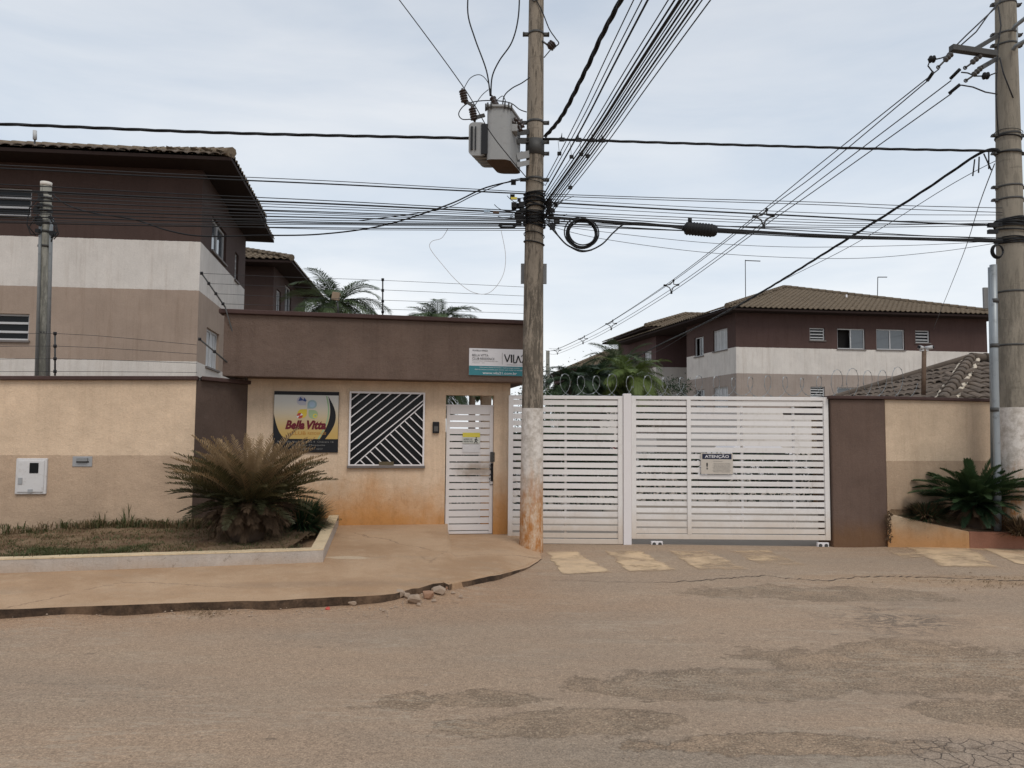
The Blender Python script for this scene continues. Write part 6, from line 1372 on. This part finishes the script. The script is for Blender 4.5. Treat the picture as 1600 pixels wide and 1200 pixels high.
cable([P(x, y, d) for x, y, d in ((80, 302, 11.4), (105, 320, 11.3), (147, 333, 11.2), (210, 343, 11.1), (262, 360, 11.0), (315, 369, 10.95), (400, 368, 10.9), (500, 366, 10.9), (600, 352, 10.95), (700, 320, 11.0), (760, 293, 11.05), (824, 279, 11.1))], .011, M['black'], 'sagging black drop cable from the slim left pole up to below the transformer')
cable([P(x, y, d) for x, y, d in ((560, 345, 10.9), (640, 335, 10.95), (700, 324, 11.0), (745, 303, 11.05), (800, 282, 11.1), (824, 278, 11.12))], .007, M['black'], 'second drop cable curving up to just below the transformer')
RLab = 'thin black telecom cable between the central pole and the right pole'
Rc = [(303, 316, 325, .006), (306, 320, 332, .006), (311, 333, 336, .005), (316, 339, 353, .013), (322, 344, 345, .005), (330, 348, 350, .006), (335, 362, 372, .008), (338, 367, 375, .012), (340, 369, 377, .016), (344, 366, 374, .006), (348, 371, 376, .009), (350, 355, 352, .006), (352, 368, 379, .007), (346, 358, 374, .006), (334, 352, 348, .005)]
Rs_ = sorted(q[1] for q in Rc)
for y0, y1, y2, r in Rc:
    RLab = ('thick black' if r > .009 else 'thin dark') + ' telecom cable, ' + ORD[Rs_.index(y1)] + ' from the top between the two poles'
    cable([P(850, y0, 11.12), P(1060, y0 + (y1 - y0) * .52, DR(1060)), P(1280, y1, DR(1280)), P(1420, (y1 + y2) / 2 + 1, DR(1420)), P(1566, y2, 11.68)], r, M['black'] if r > .0065 else M['cable_grey'], RLab, group='telecom cables between the two poles')
for q, lab in (([(855, 352), (940, 373), (1120, 396), (1320, 404), (1460, 394), (1556, 380)], 'lowest thin slack wire hanging below the cables toward the right pole'), ([(855, 350), (940, 362), (1100, 379), (1240, 386), (1400, 384), (1500, 380), (1556, 376)], 'second lowest slack wire below the cables toward the right pole')):
    cable([P(x, y, DR(x)) for x, y in q], .004, M['cable_grey'], lab)
# bundle over the street towards the upper right
OLab = 'black cable crossing over the street from the central pole to the top right'
for (y0, xt, r) in ((282, 990, .006), (290, 1003, .006), (300, 1012, .010), (306, 1044, .006), (312, 1054, .009), (318, 1063, .016), (322, 1070, .006), (326, 1076, .010), (330, 1083, .007), (335, 1090, .010), (340, 1097, .006), (345, 1110, .006)):
    OLab = ('thick' if r > .008 else 'thin') + ' black cable crossing over the street, ' + ORD[[282, 290, 300, 306, 312, 318, 322, 326, 330, 335, 340, 345].index(y0)] + ' from the left at the top frame edge'
    a = P(852, y0, 11.15); b = G(xt, 0, a.z + .18); e = b + (b - a) * 1.6; e.z = a.z + .5; m_ = a.lerp(b, .5); m_.z -= .05
    cable([a, m_, b, e], r, M['black'], OLab, group='cables crossing the street to the top right', k=10)
a = P(852, 213, 11.15); b = G(970, 0, a.z + .1); m1 = a.lerp(b, .3); m1.z -= .14; m2 = a.lerp(b, .65); m2.z -= .08; e = b + (b - a) * 1.5
twisted([a, m1, m2, b, e], .016, .015, .9, 'thick twisted cable climbing from the transformer bracket over the street to the top right')
for k, (x, y) in enumerate(((874, 240), (893, 245), (908, 241), (918, 244), (891, 293))):
    p = P(x, y, 10.3); mb = MB(); mb.box(p - Vector((.028, .02, .022)), p + Vector((.028, .02, .022))); mb.tube([p, p + Vector((-.02, 0, .2))], .004, 4)
    obj('splice_clamp', mb, M['black'], None, ('topmost-left', 'second', 'third', 'rightmost', 'lowest')[k] + ' small black clamp on the street-crossing cables beside the pole', 'clamp', 'small clamps on the street-crossing cables', bevel=.006)
# thin line crossing the transformer
cable([P(600, -28, 9.9), P(624, 0, 10.0), P(722, 133, 10.25), P(765, 205, 10.4), P(798, 248, 10.55), P(824, 279, 10.95)], .007, M['cable_grey'], 'thin stay wire slanting in front of the transformer to the central pole', 'wire', name='stay_wire')
# high-voltage conductors to the distant pole
far = P(856, 548, 55); Ls = [(1452, 124, .0), (1467, 108, .0), (1486, 126, 0), (1487, 146, 0)]; ends = [(856, 545.5), (856, 549), (857, 551), (857, 554.5)]
mid_off = [(-7, -7), (-7.5, 0), (6, 0), (1.5, 8)]
def hv(i, D):   # position of conductor i at distance D: straight in plan, sagging
    a = P(Ls[i][0], Ls[i][1], 11.5); b = P(ends[i][0], ends[i][1], 55); t = (D - a.y) / (55 - a.y); p = a.lerp(b, t); return p
ctr = [(17.2, 1193, 340), (24.4, 1049, 447), (33.4, 955, 507), (40.5, 911, 530.5), (50, 871, 548)]
off4 = [Vector((.07, 0, .17)), Vector((-.20, 0, .02)), Vector((.20, 0, .04)), Vector((.0, 0, -.20))]
for i in range(4):
    pts = [P(Ls[i][0], Ls[i][1], 11.5)]
    mid_ = P(*[(1280, 268), (1280, 257), (1280, 282), (1280, 293)][i], 15.0); pts.append(mid_)
    for D, x, y in ctr: pts.append(P(x, y, D) + off4[i])
    pts.append(P(856, 548, 55) + off4[i])
    cable(pts, .0095, M['wire'], ('topmost', 'left', 'right', 'lowest')[i] + ' of the four spaced conductors descending from the right crossarm to the distant pole', 'power line', 'four power conductors with spacers', name='power_line')
for k, (D, x, y) in enumerate(ctr):
    p = P(x, y, D); t = thing('line_spacer', 'diamond spacer on the four conductors, %s counting away from the right pole' % ('first', 'second', 'third', 'fourth', 'fifth')[k], 'spacer', p, 'diamond spacers on the conductors')
    mb = MB()
    o4 = [off4[0], off4[2], off4[3], off4[1]]
    for a, b in zip(o4, o4[1:] + o4[:1]): m_ = (a + b) * .28; mb.tube([p + a, p + m_, p + b], .018, 5)
    obj('spacer_frame', mb, M['polymer'], t)
    for a in o4: mb = MB(); mb.tube([p + a * .9, p + a * 1.25], .035, 6); obj('clip', mb, M['black'], t)
tw = [(1560, 234, 11.65), (1530, 240, 11.75), (1440, 300, 12.5), (1320, 376, 13.6), (1179, 463, 17.0), (1095, 508, 21.0), (1026, 541, 28), (960, 576, 38), (905, 594, 47), (860, 606, 55)]
twisted([P(*q) for q in tw], .012, .012, 1.3, 'thick twisted cable slanting down from the right pole past the right block roof')
for pts in ([(1546, 244), (1542, 258), (1540, 274)], [(1530, 246), (1529, 268)], [(1534, 240), (1543, 256), (1549, 266)], [(1545, 235), (1546, 265)], [(1522, 248), (1520, 275)]): pass
mb = MB()
for (x0, y0, x1, y1) in ((1523, 249, 1520, 275), (1530, 245, 1529, 270), (1537, 240, 1549, 266), (1545, 236, 1545, 264)): mb.tube([P(x0, y0, 11.65), P(x1, y1, 11.65)], .011, 5)
obj('dead_end_tail', mb, M['black'], pr_, kind='stuff')
cable([P(1558, 250, 11.7), P(1480, 292, 12.2), P(1330, 384, 15), P(1190, 455, 20), P(1100, 505, 27), P(1000, 560, 40), P(860, 600, 55)], .006, M['wire'], 'faint thin wire below the slanting twisted cable from the right pole', 'wire', name='thin_wire')
cable([P(1554, 256, 11.7), P(1530, 320, 14), P(1504, 400, 20), P(1464, 500, 30), P(1459, 515, 36)], .008, M['wire'], 'thin wire falling from the right pole to a small louvred window', 'wire', name='service_wire')
cable([P(x, y, 11.0) for x, y in ((700, 357), (690, 372), (675, 377), (672, 388), (690, 412), (715, 440), (740, 457), (765, 457), (785, 432), (790, 400), (783, 360))], .0035, M['cord_white'], 'thin loose pale wire looping below the cables left of the central pole', 'wire', name='loose_wire')
# coil, small coil, splice closure
cc = P(907, 365, 10.95); t = thing('cable_coil', 'large black coil of spare cable hung right of the central pole', 'cable coil', cc); rr = random.Random(2)
mb = MB()
for k in range(9):
    ox, oz, rad = rr.uniform(-.02, .03) + .004 * k, rr.uniform(-.015, .015), rr.uniform(.195, .235); mb.tube([cc + Vector((ox + rad * cos(a), .012 * (k - 4) + .02 * sin(a), oz + rad * sin(a))) for a in [2 * pi * j / 36 for j in range(37)]], .010, 5)
obj('winding', mb, M['black'], t)
mb = MB(); mb.tube(spline([P(x, y, 10.93) for x, y in ((856, 350), (870, 366), (888, 384), (915, 392), (940, 382), (960, 362), (980, 349), (1020, 350), (1068, 358))]), .012, 6); obj('tail', mb, M['black'], t)
mb = MB(); mb.tube(spline([P(x, y, 10.93) for x, y in ((854, 342), (866, 358), (880, 378), (905, 393), (925, 391))]), .007, 6); obj('tail', mb, M['black'], t)
cc = P(793, 354, 11.0); mb = MB()
for k in range(4): mb.tube([cc + Vector((.115 * (1 + .04 * k) * cos(a), .09 * sin(a), .05 * sin(a) + .006 * k)) for a in [2 * pi * j / 30 for j in range(31)]], .009, 5)
obj('cable_coil', mb, M['black'], None, 'small flat black cable coil left of the central pole', 'cable coil')
a, b = P(1066, 356, 10.95), P(1120, 361, 10.93); t = thing('splice_closure', 'black ribbed cable splice closure hanging on the right-hand cables', 'splice closure', (a + b) / 2)
Ln = (b - a).length; prof = [(0, .03), (.03, .05), (.05, .088)]
for k in range(9): h = .06 + (Ln - .12) * k / 9; prof += [(h, .088), (h + .012, .098), (h + .026, .098), (h + .034, .088)]
prof += [(Ln - .03, .085), (Ln, .06)]; mb = MB(); mb.lathe(prof, a, b - a, 18); obj('casing', mb, M['black'], t)
mb = MB(); p = P(1078, 348, 10.95); mb.tube([p, p + Vector((0, 0, .07))], .03, 8); obj('valve', mb, M['black'], t)
mb = MB(); mb.tube([b, P(1200, 365, DR(1200)), P(1300, 370, DR(1300))], .010, 6); obj('pigtail', mb, M['black'], t)
for x, y, m, lab in ((803, 310, 'yellow', 'small yellow tag on a cable left of the central pole'), (775, 332, 'dull_brown', 'small reddish tag on a cable left of the central pole'), (761, 330, 'sky_print', 'small pale tag on a cable left of the central pole')):
    p = P(x, y, 11.02); mb = MB(); mb.box(p - Vector((.045, .012, .018)), p + Vector((.045, .012, .018))); obj('cable_tag', mb, M[m], None, lab, 'tag', 'cable tags', bevel=.004)
# top-right of the central pole: spool insulator
t = thing('line_insulator', 'small dark line insulator bracketed to the top right of the central pole', 'insulator', P(861, 71, 11.2)); insul(t, P(857, 76, 11.2), P(866, 66, 11.2), 3, .07, M['ceramic'])
mb = MB(); mb.tube(spline([P(x, y, 11.15) for x, y in ((838, 0), (848, 20), (858, 45), (868, 60), (873, 68), (866, 74))]), .009, 5); obj('lead', mb, M['black'], t)
mb = MB(); mb.tube([P(847, 64, 11.2), P(858, 72, 11.2)], .014, 6); mb.tube([P(850, 90, 11.2), P(860, 78, 11.2)], .008, 6); obj('stem', mb, M['steel'], t)

# ------------------------------------------------------------------ electric fence
def ef_post(label, a, b, nb, parent_name='fence_post'):
    t = thing(parent_name, label, 'fence post', a, 'electric fence posts'); mb = MB(); mb.tube([a, b], .012, 6); obj('rod', mb, M['steel'], t); out_ = []
    for k in range(nb): p = a.lerp(b, (k + .6) / (nb - .2) if nb > 1 else .5); p = a.lerp(b, min(1, .1 + .9 * k / (nb - 1))); mb = MB(); mb.tube([p - Vector((0, 0, .02)), p + Vector((0, 0, .02))], .022, 8); obj('insulator', mb, M['ink'], t); out_.append(p)
    return out_
p1 = ef_post('slanted upper electric fence post on the splayed left wall end', P(352, 480, 11.0), P(315, 427, 10.9), 4)
mb = MB(); mb.tube([P(385, 594, 11.4), P(352, 480, 11.0)], .01, 5); obj('stay_rod', mb, M['steel'], None, 'thin stay rod rising from the left wall end to the fence wires', 'rod')
p2 = ef_post('slanted lower electric fence post at the left wall corner', P(386, 592, 11.4), P(312, 530, 10.75), 4)
p3 = ef_post('short upright electric fence post on the left wall beside the slim pole', P(86, 587, 10.35), P(86, 521, 10.35), 4)
p4 = ef_post('upright electric fence post on the gatehouse parapet against the sky', P(598, 493, 11.8), P(598, 437, 11.8), 4)
EW = 'thin electric fence wire over the left wall'
for k in range(4):
    a, b = p3[k], P(308, 582 - 14.3 * k, 10.78); cable([P(-150, 582 - 18 * k, 10.1), a, b], .0032, M['wire'], ORD[k] + ' electric fence wire from the bottom over the left wall', 'fence wire', 'electric fence wires over the left wall', 'fence_wire', k=4)
    y5 = (483, 469, 453, 438)[k]; p5 = P(598, y5, 11.8); cable([p1[k], P(450, (p1[k], y5)[1] - 5, 11.4), p5, P(829, (490, 477, 463, 449)[k], 12.2)], .0032, M['wire'], ORD[k] + ' electric fence wire from the bottom over the gatehouse parapet', 'fence wire', 'electric fence wires over the gatehouse', 'fence_wire', k=4)
# wall lamp / floodlight on stalk behind the parapet
t = thing('floodlight', 'small brown floodlight on a stalk above the gatehouse parapet, in front of the palm', 'floodlight', P(529, 490, 12.3))
mb = MB(); mb.tube([P(529, 492, 12.3), P(527, 471, 12.3)], .015, 8); obj('stalk', mb, M['steel'], t)
mb = MB(); p = P(525, 464, 12.3); mb.beam(p + Vector((-.06, 0, .02)), p + Vector((.06, -.02, .0)), .06, .13); obj('lamp_head', mb, simple('floodlight_tan', (.30, .22, .15), .6), t, bevel=.008)
print('objects', len(bpy.data.objects), 'tris ~', sum(len(o.data.polygons) * 2 for o in bpy.data.objects if o.type == 'MESH'))
